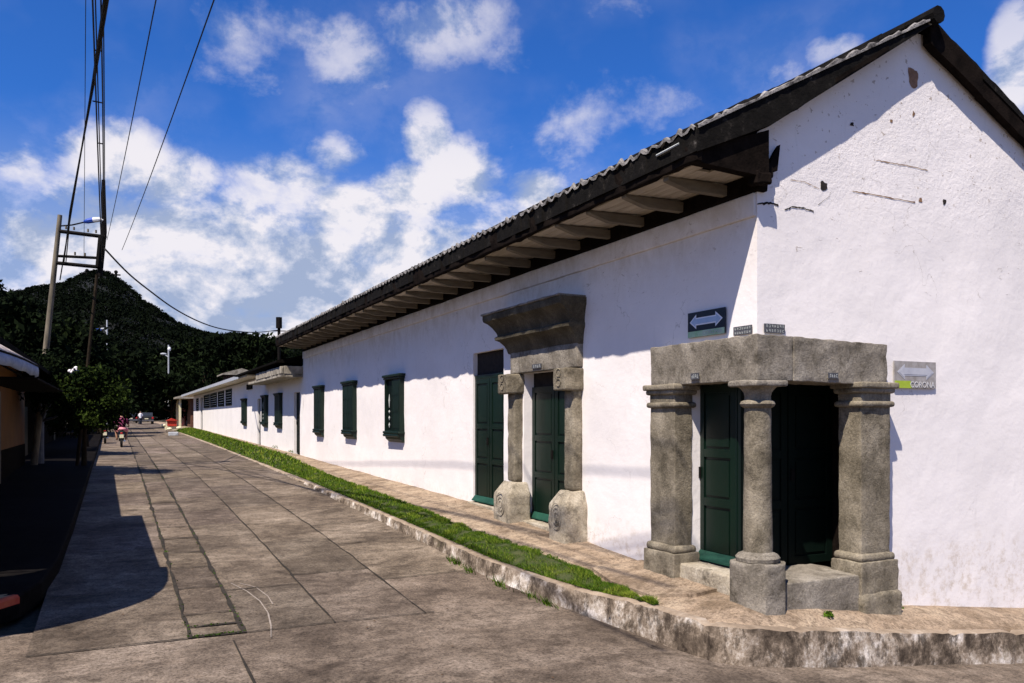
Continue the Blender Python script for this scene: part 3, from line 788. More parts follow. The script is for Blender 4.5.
# broken mortar lip along eave and verge, pale colour paints the sun catching it
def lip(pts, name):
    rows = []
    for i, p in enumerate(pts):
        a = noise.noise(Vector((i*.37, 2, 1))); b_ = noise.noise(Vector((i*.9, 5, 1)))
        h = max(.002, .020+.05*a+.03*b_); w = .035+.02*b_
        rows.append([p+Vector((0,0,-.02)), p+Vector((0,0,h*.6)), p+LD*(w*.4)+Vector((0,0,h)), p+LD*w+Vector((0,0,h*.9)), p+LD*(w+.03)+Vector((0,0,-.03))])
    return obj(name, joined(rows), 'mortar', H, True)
M['mortar'] = simple('sunlit_mortar', (.004,.003,.003), (.36,.34,.32), 7, .95, .6)
LD = Vector((1,0,0)); lip([Vector((5.035+.01*noise.noise(Vector((k*.5,1,1))), V0+k*.05, 2.80+.045*max(0, math.sin(k*.05/.21*2*PI))+.01*noise.noise(Vector((k*.2,3,1))))) for k in range(int((HEND-V0)/.05))], 'eave_sunlit_mortar')
LD = Vector((0,1,0)); lip([Vector((5.06+k*.05, V0-.03+.01*noise.noise(Vector((k*.5,9,1))), top_z(5.06+k*.05)+.02)) for k in range(int((RX-5.1)/.05))], 'verge_sunlit_mortar')
# chips, holes and cracks in the gable plaster
def blotch(cx, cz, rx, rz, mat, name='plaster_chip', p=.004, seedv=0, n=18):
    mb = MB(); vs = [tuple(GP(cx, 0, cz)-Vector((0,p,0)))]
    for k in range(n):
        t = 2*PI*k/n; r = 1+.55*noise.noise(Vector((math.cos(t)*1.5, math.sin(t)*1.5, seedv+cx)))+.25*noise.noise(Vector((math.cos(t)*5, math.sin(t)*5, seedv)))
        x = cx+rx*r*math.cos(t); z = cz+rz*r*math.sin(t); q = GP(x, 0, z); q.y -= p; vs.append(tuple(q))
    mb.add(vs, [(0, 1+k, 1+(k+1)%n) for k in range(n)]); return obj(name, mb, mat, H)
def gpix(px, py):   # point of the gable plane seen there
    t = (px-512)/F; X = CY*(ST+t*CT)/(CT-t*ST); c = X*ST+CY*CT; return X, (HY-py)/F*c
X, Z = gpix(912, 77); blotch(X, Z, .085, .12, 'brick', seedv=3)
X, Z = gpix(824, 186); blotch(X, Z, .06, .05, 'hole', 'putlog_hole', seedv=1)
X, Z = gpix(944, 202); blotch(X, Z, .03, .04, 'hole', 'putlog_hole', seedv=2)
X, Z = gpix(920, 200); blotch(X, Z, .03, .025, 'rust', seedv=5)
X, Z = gpix(852, 124); blotch(X, Z, .03, .02, 'hole', seedv=6)
X, Z = gpix(913, 114); blotch(X, Z, .02, .03, 'rust', seedv=7)
X, Z = gpix(891, 121); blotch(X, Z, .02, .02, 'rust', seedv=8)
def crack(pix, w, mat='hole'):
    mb = MB(); pts = []
    for i in range(len(pix)-1):
        for k in range(8):
            t = k/8; px = lerp(pix[i][0], pix[i+1][0], t); py = lerp(pix[i][1], pix[i+1][1], t)+1.2*noise.noise(Vector((px*.4, 7, 0)))
            X, Z = gpix(px, py); q = GP(X, 0, Z); q.y -= .005; pts.append(q)
    for i in range(len(pts)-1):
        wa = w*(.3+.9*abs(noise.noise(Vector((i*.9, 3, w*99))))); wb = w*(.3+.9*abs(noise.noise(Vector(((i+1)*.9, 3, w*99)))))
        mb.quad(pts[i]+Vector((0,0,wa)), pts[i]-Vector((0,0,wa)), pts[i+1]-Vector((0,0,wb)), pts[i+1]+Vector((0,0,wb)))
    obj('crack', mb, mat, H)
crack([(757,204),(770,203),(779,206)], .02); crack([(784,210),(792,207),(803,208),(815,212)], .014)
crack([(853,191),(870,194),(890,198),(918,203)], .011, 'rust'); crack([(876,160),(890,163),(908,166),(930,171)], .009, 'rust')
crack([(790,180),(805,182),(822,190)], .005, 'rust'); crack([(818,205),(830,196),(832,190)], .005)

# ---- doors
def door_mesh(u0, u1, z0, z1, P, leafs=1, p=0.0):
    """panelled leaf set in plane P(u, p, z); returns body, mouldings"""
    mb = MB(); mo = MB()
    def bx(m, a, b, p0, p1, c, d):
        cs = [P(a, p0, c), P(b, p1, d)]
        m.box(cs[0].x, cs[1].x, cs[0].y, cs[1].y, cs[0].z, cs[1].z)
    bx(mb, u0, u1, p-.04, p, z0, z1)
    w = (u1-u0)/leafs
    for l in range(leafs):
        a, b = u0+l*w+.01, u0+(l+1)*w-.01
        s = .09*min(1, w/.6)
        bx(mo, a, a+s, p-.001, p+.022, z0, z1); bx(mo, b-s, b, p-.001, p+.022, z0, z1)
        rows_ = [0, .33, .62, 1.0]
        for r in rows_:
            zc = lerp(z0+s/2, z1-s/2, r); bx(mo, a+s, b-s, p-.001, p+.020, zc-s/2, zc+s/2)
        for r in range(3):
            za = lerp(z0+s/2, z1-s/2, rows_[r])+s/2+.035; zb = lerp(z0+s/2, z1-s/2, rows_[r+1])-s/2-.035
            bx(mo, a+s+.035, b-s-.035, p-.001, p+.014, za, zb)
    return mb, mo
def plain(fn):   # un-displaced facade / gable frames
    return fn
def FQ(u, p, z): return Vector((WX-p, u, z))
def GQ(u, p, z): return Vector((u, CY-p, z))
def add_door(name, u0, u1, z0, z1, P, p, mat, leafs=1, drip=True, label=None, parent=H):
    b, m = door_mesh(u0, u1, z0, z1, P, leafs, p)
    d = obj(name, b, mat, parent, label=label); obj('panel_moulding', m, mat, d)
    hw = MB(); uc = u0+(u1-u0)*(.5 if leafs == 2 else .86)+.035; q0 = P(uc, p+.026, lerp(z0, z1, .47)); q1 = P(uc+.05, p+.045, lerp(z0, z1, .47)+.13)
    hw.box(q0.x, q1.x, q0.y, q1.y, q0.z, q1.z); obj('handle', hw, 'darkmetal', d)
    if drip:
        k = MB(); a0 = P(u0+.02, p+.02, z0+.01); 
        k.prism([P(u0+.02, p+.023, z0+.02), P(u0+.02, p+.10, z0+.02), P(u0+.02, p+.095, z0+.04), P(u0+.02, p+.023, z0+.12)], P(u0+.02, 0, 0), P(u1-.02, 0, 0))
        obj('weatherboard', k, 'drip', d)
    return d
# left door with a dark transom
add_door('door', 12.74, 14.07, interp(ZW,13.4)+.05, .72, FQ, -.055, 'door', 2, label='tall green door with a dark transom, left of the stone portal')
t = MB(); t.box(WX+.09, WX+.22, 12.73, 14.08, .78, 1.2); tr = obj('transom', t, 'hole', H)
t = MB(); t.rbox(WX+.03, WX+.2, 12.74, 14.07, .715, .79, .3, .002, .01); obj('transom_rail', t, 'door', tr)
t = MB(); t.rbox(WX-.10, WX+.22, 12.66, 14.12, -1.75, interp(ZW,13.4)+.045, .12, .01, .02); obj('doorstep', t, 'stone_pale', H)
# right (portal) door
add_door('door', 10.40, 11.95, interp(ZW,11.2)+.05, .50, FQ, -.16, 'door', 2, label='green double door inside the tall stone portal')
t = MB(); t.box(WX+.18, WX+.22, 10.42, 11.96, .50, .73); obj('door_head', t, 'hole', H)
t = MB(); t.rbox(WX-.12, WX+.22, 10.44, 11.90, -1.9, interp(ZW,11.2)+.045, .12, .01, .02); obj('doorstep', t, 'stone_pale', H)
# ---- tall stone portal
po = MB()
PZ = interp(ZW, 11)-.06
def pilaster_tall(y0, y1, ped0, ped1):
    s = MB(); s.rbox(5.84, 6.02, y0+.01, y1-.02, -1.05, .42, .09, .012, .05); sh = obj('pilaster', s, 'stone', H, True)
    c = MB(); c.rbox(5.69, 6.02, y0-.03, y1+.03, .395, .715, .05, .010, .025); cp = obj('capital_block', c, 'stone', sh, True)
    # carved rosette rings on the front of the capital
    r = MB(); yc = (y0+y1)/2
    for (dz, rr) in ((.235, .055), (.10, .055)):
        pts = [(5.683, yc+rr*math.cos(k*PI/8)*1.1, .41+dz+rr*math.sin(k*PI/8)) for k in range(17)]; r.tube(pts, .006, 5, False)
    obj('carved_ring', r, 'stone', sh)
    def warp(p):
        if p.z > -1.24:   # sloping shoulders
            t = (p.z+1.24)/.20; cy = (ped0+ped1)/2
            return Vector((lerp(p.x, max(p.x, 5.77), t), lerp(p.y, cy+(p.y-cy)*.62, t), p.z))
        return p
    b = MB(); b.rbox(5.63, 6.03, ped0+.01, ped1-.01, interp(ZW, ped0)-.12, -1.04, .05, .016, .035, 5, warp)
    pd = obj('pedestal', b, 'stone_pale', sh, True)
    r = MB(); yc = (ped0+ped1)/2
    for rr in (.15, .095, .045):
        pts = [(5.622, yc+rr*math.cos(k*PI/10), -1.40+rr*1.25*math.sin(k*PI/10)) for k in range(21)]; r.tube(pts, .006, 5, False)
    obj('carved_scroll', r, 'stone2', sh)
pilaster_tall(11.99, 12.29, 11.76, 12.38); pilaster_tall(10.09, 10.39, 9.95, 10.46)
f = MB(); f.rbox(5.90, 6.03, 10.08, 12.28, .725, 1.08, .1, .008, .02); obj('frieze', f, 'stone2', H, True)
prof = [(.06,1.05),(.10,1.07),(.12,1.14),(.15,1.20),(.21,1.27),(.27,1.30),(.275,1.345),(.235,1.37),(.25,1.42),(.30,1.50),(.36,1.57),(.42,1.61),(.43,1.65),(.43,1.71),(.0,1.72)]
cm = MB(); rows = []
y0c, y1c = 10.10, 12.26
for (p, z) in prof:
    e = p*.55; e2 = p*.95; row = []
    X_ = WX-p
    row.append((6.02, y0c-e*.5, z)); row.append((X_, y0c-e*.5, z))
    for k in range(1, 24): 
        yk = lerp(y0c-e*.5, y1c+e2, k/24); row.append((X_+.006*noise.noise(Vector((p*9, yk*3, z*5))), yk, z+.006*noise.noise(Vector((yk*3, z*9, 0)))))
    row.append((X_, y1c+e2, z)); row.append((6.02, y1c+e2, z)); rows.append(row)
cm = joined(rows); obj('cornice', cm, 'cornice', H, True)
tb = MB(); tb.rbox(5.55, 6.02, 10.0, 12.7, 1.715, 1.745, .15, .008, .008); obj('cornice_top', tb, 'stone2', H)

# ---- corner portal
# lintel: two legs of an L
l1 = MB(); l1.rbox(5.84, 6.33, 6.39, 8.22, .385, .85, .06, .012, .010, 8); obj('lintel', l1, 'stone2', H, True, label='street-side stone lintel of the corner portal')
l2 = MB()
def w2(p): return Vector((p.x, p.y, p.z-.02*max(0, p.x-6.3)))
l2.rbox(6.335, 7.72, 6.385, 6.86, .385, .845, .06, .014, .010, 8, w2); obj('lintel', l2, 'stone2', H, True, label='gable-side stone lintel of the corner portal')
# patch of plaster left on top edge of lintel
def square_pilaster(x0, x1, y0, y1, zb, side):
    s = MB(); s.rbox(x0, x1, y0, y1, -1.5, .2, .07, .008, .010, 8); sh = obj('pilaster', s, 'stone', H, True, label=side)
    c = MB(); c.rbox(x0-.07, x1+.07, y0-.07, y1+.07, .325, .392, .1, .006, .02); c.rbox(x0-.045, x1+.045, y0-.045, y1+.045, .27, .34, .1, .006, .03)
    c.rbox(x0-.005, x1+.005, y0-.005, y1+.005, .17, .28, .1, .004, .01); c.rbox(x0-.04, x1+.04, y0-.04, y1+.04, .12, .185, .08, .004, .03)
    obj('capital', c, 'stone', sh, True)
    b = MB(); b.rbox(x0-.045, x1+.045, y0-.045, y1+.045, -1.57, -1.475, .08, .006, .045); b.rbox(x0-.06, x1+.06, y0-.06, y1+.06, zb, -1.56, .05, .014, .012, 7)
    obj('plinth', b, 'stone', sh, True)
square_pilaster(5.80, 6.05, 7.69, 8.17, -1.95, 'square pilaster at the street end of the corner portal')
square_pilaster(7.27, 7.72, 6.35, 6.66, -2.3, 'square pilaster at the gable end of the corner portal')
# bulging lower stone on the right pilaster
b = MB(); b.rbox(7.19, 7.83, 6.255, 6.63, -2.32, -1.88, .05, .022, .07, 5); obj('plinth_foot', b, 'stone', H, True)
# round column
CXc, CYc = 5.965, 6.515
col = MB(); pr = [(.148,-1.40)]+[(lerp(.148, .132, k/14), lerp(-1.38, .12, k/14)) for k in range(15)]
col.lathe(CXc, CYc, pr, 32, .006); cc = obj('column', col, 'stone', H, True)
r = MB(); r.lathe(CXc, CYc, [(.13,.10),(.165,.12),(.178,.145),(.168,.17),(.135,.185),(.132,.22),(.14,.26),(.17,.30),(.21,.33)], 32, .004); obj('necking', r, 'stone', cc, True)
r = MB(); r.rbox(CXc-.215, CXc+.215, CYc-.215, CYc+.215, .322, .384, .08, .008, .02); obj('abacus', r, 'stone2', cc, True)
r = MB(); r.lathe(CXc, CYc, [(.14,-1.36),(.155,-1.38),(.20,-1.40),(.225,-1.43),(.22,-1.465),(.19,-1.49)], 32, .006); obj('torus', r, 'stone2', cc, True)
def oct_warp(p):
    dx, dy = p.x-CXc, p.y-CYc; s = abs(dx)+abs(dy)
    if s > .385: return Vector((CXc+dx*.385/s, CYc+dy*.385/s, p.z))
    return p
r = MB(); r.rbox(CXc-.262, CXc+.262, CYc-.262, CYc+.262, -2.06, -1.475, .05, .014, .03, 5, oct_warp); obj('plinth', r, 'stone2', cc, True)
# thresholds
th = MB(); th.rbox(5.83, 6.40, 6.76, 7.70, -1.95, -1.665, .07, .012, .03); obj('threshold', th, 'stone_pale', H, True, label='street-side stone threshold of the corner portal')
th = MB(); th.rbox(6.15, 7.30, 6.32, 7.10, -2.25, -1.69, .06, .009, .022); obj('threshold', th, 'stone2', H, True, label='gable-side stone threshold of the corner portal')
# recess
rc = MB(); rc.box(6.12, 7.9, 6.865, 7.3, .38, .42); rc.box(7.655, 7.70, 6.70, 7.2, -1.8, .4); obj('recess_lining', rc, 'darkwood', H)
add_door('door', 7.08, 7.74, -1.66, .38, FQ, -.20, 'door', 1, True, 'green door on the street side of the corner portal')
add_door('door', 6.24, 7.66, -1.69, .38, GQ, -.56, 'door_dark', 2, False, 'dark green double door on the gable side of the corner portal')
# ---- window boxes
def window_box(y0, y1, z0, z1, parent, label, p=.12, open_side=False, rail=False):
    b = MB(); X0 = WX-p
    # frame posts and cornice
    b.box(X0, WX+.03, y0, y0+.045, z0+.2, z1); b.box(X0, WX+.03, y1-.045, y1, z0+.2, z1); b.box(X0+.003, WX+.02, y0+.045, y1-.045, z0+.2, z0+.235); b.box(X0+.003, WX+.02, y0+.045, y1-.045, z1-.055, z1-.003)
    w = obj('window', b, 'shutter', parent, label=label)
    c = MB(); c.rbox(X0-.05, WX+.02, y0-.07, y1+.07, z1-.01, z1+.05, .3, .002, .012); c.rbox(X0-.025, WX+.02, y0-.035, y1+.035, z1-.06, z1-.012, .3, .002, .012); obj('window_hood', c, 'shutter', w)
    s = MB(); n = 4
    for k in range(2):
        a, bb = lerp(y0+.05, y1-.05, k/2)+.006, lerp(y0+.05, y1-.05, (k+1)/2)-.006
        if open_side and k == 1: continue
        s.box(X0+.012, X0+.04, a, bb, z0+.24, z1-.06)
        for q in range(3):
            za, zb = lerp(z0+.26, z1-.08, q/3)+.03, lerp(z0+.26, z1-.08, (q+1)/3)-.03
            s.box(X0+.002, X0+.011, a+.05, bb-.05, za, zb)
        s.box(X0-.001, X0+.011, a, a+.035, z0+.24, z1-.06); s.box(X0-.001, X0+.011, bb-.035, bb, z0+.24, z1-.06)
    obj('shutter', s, 'shutter', w)
    k = MB(); k.box(X0+.06, WX+.115, y0+.045, y1-.045, z0+.02, z1-.02); obj('window_back', k, 'door_dark', w)
    if open_side:
        g = MB()
        for q in range(1):
            yy = y1-.30
            for (za, zb) in ((.30,.42),(.48,.58),(.64,.72),(.78,1.10)):
                g = MB(); zc = (za+zb)/2; g.tube([(X0+.03, yy, z0+za), (X0+.03, yy, z0+zc), (X0+.03, yy, z0+zb)], [.006, .022, .006], 6)
                obj('baluster', g, 'pale', w)
    # sill and tapering bracket
    e = MB(); e.rbox(X0-.045, WX+.02, y0-.02, y1+.02, z0+.155, z0+.215, .3, .002, .02)
    e.tube([(X0-.02, y0+.02, z0+.12), (X0-.02, y1-.02, z0+.12)], .035, 8)
    e.prism([(X0-.01, y0+.01, z0+.16), (X0+.03, y0+.01, z0+.03), (WX-.01, y0+.01, z0-.04), (WX+.02, y0+.01, z0-.04), (WX+.02, y0+.01, z0+.16)], (0,0,0), (0, y1-y0-.02, 0))
    obj('window_sill', e, 'shutter', w)
window_box(18.1, 19.28, -.53, .98, H, 'green shuttered window nearest to the doors, shutter ajar', open_side=True)
window_box(22.25, 23.38, -.55, .99, H, 'middle green shuttered window of the tall house')
window_box(26.18, 27.18, -.57, 1.0, H, 'farthest green shuttered window of the tall house')

# ================================================================ LOWER WHITE HOUSE beyond
L = thing('low_white_house', 'low white annexe house with flat cream eave beyond the tall colonial house', 'house', (6.0, 29.5, -1.4))
E2 = 75.0
h2 = [(30.05,31.15,-1.5,.95,.15),(33.5,34.6,-.39,.95,.1),(36.9,37.95,-.38,.95,.1),(39.0,39.9,-1.4,.90,.15),(43.3,44.5,-.36,.93,.1),
      (49.3,52.1,.73,1.69,.12),(53.0,56.2,.73,1.69,.12),(57.0,61.0,.73,1.69,.12),(61.6,65.8,.73,1.69,.12),(67.0,68.6,-1.2,1.6,.15),(70.2,72.2,.6,1.6,.12)]
def FP2(u, p, z): return Vector((WX-p+.004, u, z))
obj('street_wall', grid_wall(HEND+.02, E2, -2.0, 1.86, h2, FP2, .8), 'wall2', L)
b = MB(); b.box(6.05, 13.0, E2-.3, E2, -2, 1.86); b.box(12.7, 13.0, HEND+.02, E2-.31, -2, 1.86); obj('end_wall', b, 'wall2', L)
b = MB(); b.box(WX-.03, WX+.0, 38.2, E2, -1.15, -.93) if False else b.box(6.3, 12.7, HEND+.1, E2-.4, 1.70, 1.80); obj('ceiling', b, 'wall2', L)
b = MB(); b.rbox(5.32, 6.5, 38.4, 79, 1.90, 2.0, 1.5, .004, .01); obj('eave_slab', b, 'soffit', L)
b = MB(); b.box(5.285, 5.318, 38.4, 79, 1.88, 2.05); obj('fascia', b, 'polewhite', L)
rf = MB(); rf.prism([(5.1,HEND+.15,2.03),(9.3,HEND+.15,3.0),(13.4,HEND+.15,1.95),(13.4,HEND+.15,1.87),(5.1,HEND+.15,1.96)], (0,0,0), (0,11.4,0)); obj('roof', rf, 'darkroof', L, label='dark pitched roof over the near end')
rf = MB(); rf.prism([(5.32,41.6,2.005),(13.4,41.6,2.005),(13.4,41.6,2.07),(9.3,41.6,2.35),(5.32,41.6,2.06)], (0,0,0), (0,37,0)); obj('roof', rf, 'darkroof', L, label='low dark roof over the far end')
cn = MB(); cn.rbox(5.24, 6.01, 29.52, 37.5, 1.45, 1.56, .3, .02, .02); cn.rbox(5.22, 5.33, 29.50, 35.2, 1.56, 1.82, .2, .03, .02); cn.rbox(5.34, 6.01, 29.50, 29.62, 1.56, 1.84, .2, .01, .01)
obj('concrete_canopy', cn, 'concrete', L)
v_ = MB(); v_.box(5.93, 6.0, 41.4, 43.0, 1.42, 1.68); obj('vent', v_, 'darkmetal', L)
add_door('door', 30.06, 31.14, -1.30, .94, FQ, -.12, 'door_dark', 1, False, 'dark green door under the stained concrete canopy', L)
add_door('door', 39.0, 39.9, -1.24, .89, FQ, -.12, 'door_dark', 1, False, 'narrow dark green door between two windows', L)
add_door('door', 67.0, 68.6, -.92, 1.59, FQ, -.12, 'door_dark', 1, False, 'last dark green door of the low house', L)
window_box(33.48, 34.62, -.39, .96, L, 'green window under the concrete canopy')
window_box(36.88, 37.97, -.38, .96, L, 'green window beside the narrow door', open_side=True)
window_box(43.28, 44.52, -.36, .95, L, 'lone green window on the white wall')
for (a, b_) in ((49.3,52.1),(53.0,56.2),(57.0,61.0),(61.6,65.8),(70.2,72.2)):
    z0, z1 = (.73, 1.69) if a < 70 else (.6, 1.6)
    m = MB(); 
    m.box(WX-.03, WX+.06, a, a+.14, z0, z1); m.box(WX-.03, WX+.06, b_-.14, b_, z0, z1); m.box(WX-.028, WX+.06, a+.14, b_-.14, z0, z0+.07); m.box(WX-.028, WX+.06, a+.14, b_-.14, z1-.07, z1)
    w = obj('louvre_window', m, 'shutter', L)
    m = MB(); m.box(WX+.05, WX+.08, a+.14, b_-.14, z0+.07, z1-.07); obj('pane', m, 'glass', w)
    m = MB()
    for q in range(5): zz = lerp(z0+.1, z1-.1, (q+.5)/5); m.box(WX+.0, WX+.045, a+.15, b_-.15, zz-.015, zz+.015)
    obj('louvre', m, 'pale', w)
# small roof house behind
Bk = thing('raised_rooftop_house', 'small roof with light edge rising behind the low white house', 'house', (10, 60, -1))
c0 = at(233, 372, 62)
m = MB(); m.box(c0.x-.5, c0.x+1.4, c0.y-1, c0.y+2, -1, 3.25); obj('wall', m, 'brown', Bk)
m = MB(); m.prism([(c0.x-.9,c0.y-1.4,3.2),(c0.x+1.8,c0.y-1.4,3.2),(c0.x+1.8,c0.y-1.4,3.28),(c0.x+.45,c0.y-1.4,3.7),(c0.x-.9,c0.y-1.4,3.3)], (0,0,0), (0,3.8,0)); obj('roof', m, 'concrete', Bk)

# ================================================================ SIGNS AND PLAQUES
def text_mesh(s, size, P, u, z, p, mat, parent, name='lettering', stretch=1.0):
    cu = bpy.data.curves.new('t', 'FONT'); cu.body = s; cu.size = size; cu.extrude = .0008; cu.align_x = 'LEFT'; cu.offset = .0
    o = bpy.data.objects.new('t', cu); COL.objects.link(o)
    dg = bpy.context.evaluated_depsgraph_get(); me = o.evaluated_get(dg).to_mesh()
    mb = MB(); vs = []
    for v in me.vertices:
        q = P(u, p, z, v.co.x*stretch); q.z += v.co.y
        q = q + P.nrm*(v.co.z) if hasattr(P, 'nrm') else q
        vs.append(q)
    fs = [tuple(f.vertices) for f in me.polygons]
    mb.add(vs, fs); o.evaluated_get(dg).to_mesh_clear(); bpy.data.objects.remove(o)
    return obj(name, mb, mat, parent)
def sign(name, label, P, dirn, u0, u1, z0, z1, bgmat, arrmat, fx=0, strip_split=None):
    """u runs left-to-right as read"""
    root = thing(name, label, 'sign', tuple(P((u0+u1)/2, 0, z0)))
    def Q(s, t, p): return P(lerp(u0, u1, s), p, lerp(z0, z1, t))
    m = MB(); m.prism([Q(0,0,.012), Q(1,0,.012), Q(1,1,.012), Q(0,1,.012)], (0,0,0), P(0,.016,0)-P(0,0,0)); obj('sign_board', m, bgmat, root)
    p = .0305
    def poly(pts, p, th=.0012):
        m = MB(); m.prism([Q(s, t, p) for s, t in pts], (0,0,0), P(0,th,0)-P(0,0,0)); return m
    arrow = [(.06,.60),(.24,.90),(.24,.76),(.76,.76),(.76,.90),(.95,.60),(.76,.32),(.76,.46),(.24,.46),(.24,.32)]
    ain = [(.10,.60),(.225,.82),(.225,.71),(.775,.71),(.775,.82),(.91,.60),(.775,.39),(.775,.51),(.225,.51),(.225,.39)]
    obj('double_arrow', poly(arrow, p-.001), 'arrowedge' if bgmat == 'navy' else 'arrowfaded', root); obj('arrow_fill', poly(ain, p+.0015), arrmat, root)
    return root, Q, poly
s1, Q1, poly1 = sign('street_direction_sign', 'dark navy double-arrow sign with pale green strip on the street wall', FQ, -1, 7.67, 7.03, .925, 1.21, 'navy', 'arrow')
obj('green_strip', poly1([(.005,.0),(.995,.0),(.995,.235),(.005,.235)], .0295), 'greenstrip', s1)
s2, Q2, poly2 = sign('street_direction_sign', 'faded grey double-arrow sign with lime strip on the gable wall', GQ, 1, 8.01, 8.71, .345, .655, 'signgrey', 'arrowfaded')
obj('lime_strip', poly2([(.005,.0),(.42,.0),(.38,.27),(.005,.27)], .0295), 'lime', s2)
# brand-style word on the strip
def PT2(u, p, z, dx): return Vector((u+dx, CY-p, z))
PT2.nrm = Vector((0,-1,0))
text_mesh('CORONA', .098, PT2, 8.01+.255, .356, .034, M['palelet'], s2, stretch=.97)
def PT1(u, p, z, dx): return Vector((WX-p, u-dx, z))
PT1.nrm = Vector((-1,0,0))
text_mesh('CORONA', .062, PT1, 7.67-.27, .938, .034, 'pale', s1, stretch=1.2)
def plaque(label, P, u0, u1, z0, z1, rows_, seedv, base=.012, cat='plaque'):
    root = thing('plaque', label, cat, tuple(P((u0+u1)/2, 0, z0)))
    m = MB(); m.prism([P(u0,base,z0), P(u1,base,z0), P(u1,base,z1), P(u0,base,z1)], (0,0,0), P(0,.01,0)-P(0,0,0)); obj('plate', m, 'plate', root)
    m = MB(); rr = random.Random(seedv); k = 0
    for r_ in range(rows_):
        n = 7 if rows_ > 1 else 4
        for i in range(n):
            a = lerp(u0, u1, (i+.65)/(n+.6)); b = lerp(u0, u1, (i+1.15)/(n+.6)); zc = lerp(z0, z1, (r_+.5)/rows_); h = (z1-z0)/rows_*.28
            w = (b-a)*.22
            for (ua, ub, za, zb) in rr.sample([(a, a+w, zc-h, zc+h), (b-w, b, zc-h, zc+h), (a, b, zc+h*.6, zc+h), (a, b, zc-h, zc-h*.6), (a, b, zc-h*.2, zc+h*.2)], 3):
                k += 1; e = .0205+base*0+ .0003*k*.1 + (base-.012)
                m.prism([P(ua,e+.002,za), P(ub,e+.002,za), P(ub,e+.002,zb), P(ua,e+.002,zb)], (0,0,0), P(0,.0006,0)-P(0,0,0))
    obj('worn_lettering', m, 'cream' if False else 'pale', root)
    return root
plaque('small dark street plate above the lintel, on the street side of the corner', FQ, 6.90, 6.62, .885, .975, 2, 1)
plaque('wider dark street plate above the lintel, on the gable side of the corner', GQ, 6.08, 6.36, .89, .985, 2, 2)
plaque('tiny dark number plate on the street-side lintel of the corner portal', FQ, 7.42, 7.28, .43, .50, 1, 3, .175)
plaque('tiny dark number plate on the gable-side lintel of the corner portal', GQ, 6.80, 6.94, .42, .48, 1, 4, .19)
plaque('tiny dark number plate on the frieze above the tall portal door', FQ, 11.45, 11.15, .77, .84, 1, 5, .105)

# small weeds at the wall foot
def weed(loc, label, r=.06):
    mb = MB(); t = []; 
    leaves(mb, t, (loc[0], loc[1], loc[2]+r*.55), 90, r, .018, .55, (.1,.7)); o = obj('weed', mb, 'grass', loc=loc); set_tone(o, t); tag(o, label, 'plant')
weed((6.62, 6.20, -2.06), 'small green weed below the gable-side threshold of the corner portal', .06)
weed((8.0, 6.47, -2.19), 'low green weed at the gable wall just right of the portal', .07)
weed((5.93, 31.3, -1.33), 'leafy weed at the foot of the door under the canopy', .13)
weed((5.88, 34.5, -1.28), 'leafy weed at the white wall beyond the canopy door', .16)

# ================================================================ LEFT BUILDING
A = thing('orange_corner_house', 'shaded orange corner house with low dark roof on the left', 'house', (-3.4, 11, -1.95))
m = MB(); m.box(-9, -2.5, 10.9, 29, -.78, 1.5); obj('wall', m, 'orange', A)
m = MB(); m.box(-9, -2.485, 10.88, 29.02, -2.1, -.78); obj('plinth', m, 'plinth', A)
m = MB(); m.prism([(-1.65,10.45,1.3),(-5.5,10.45,2.7),(-9.5,10.45,1.4),(-9.5,10.45,1.25),(-5.5,10.45,2.5),(-1.65,10.45,1.2)], (0,0,0), (0,18.8,0)); obj('roof', m, 'darkroof', A)
for (a, b_) in ((13, 14.2), (18.4, 19.6), (21.3, 22.4)):
    m = MB(); m.box(-2.49, -2.46, a, b_, -1.9, .5); d = obj('door', m, 'plinth', A)
    m = MB(); m.box(-2.49, -2.42, a-.12, a, -1.9, .62); m.box(-2.49, -2.42, b_, b_+.12, -1.9, .62); m.box(-2.49, -2.42, a, b_, .5, .62); obj('door_frame', m, 'pole', d)
B2 = thing('dark_fill_house', 'shaded dark brown house behind the street trees on the left', 'house', (-2.9, 31, -1.7))  # house added to fill the bright ground here with darkness
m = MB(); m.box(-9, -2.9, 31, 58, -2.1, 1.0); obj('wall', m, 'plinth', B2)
m = MB(); m.prism([(-2.4,30.8,1.0),(-5.5,30.8,2.1),(-9.4,30.8,1.0),(-9.4,30.8,.9),(-5.5,30.8,1.95),(-2.4,30.8,.9)], (0,0,0), (0,27.4,0)); obj('roof', m, 'darkroof', B2)
for (a, b_) in ((33, 34.2), (40, 41.2), (48, 49.2)):
    m = MB(); m.box(-2.89, -2.85, a, b_, -1.6, .4); obj('door', m, 'door_dark', B2)
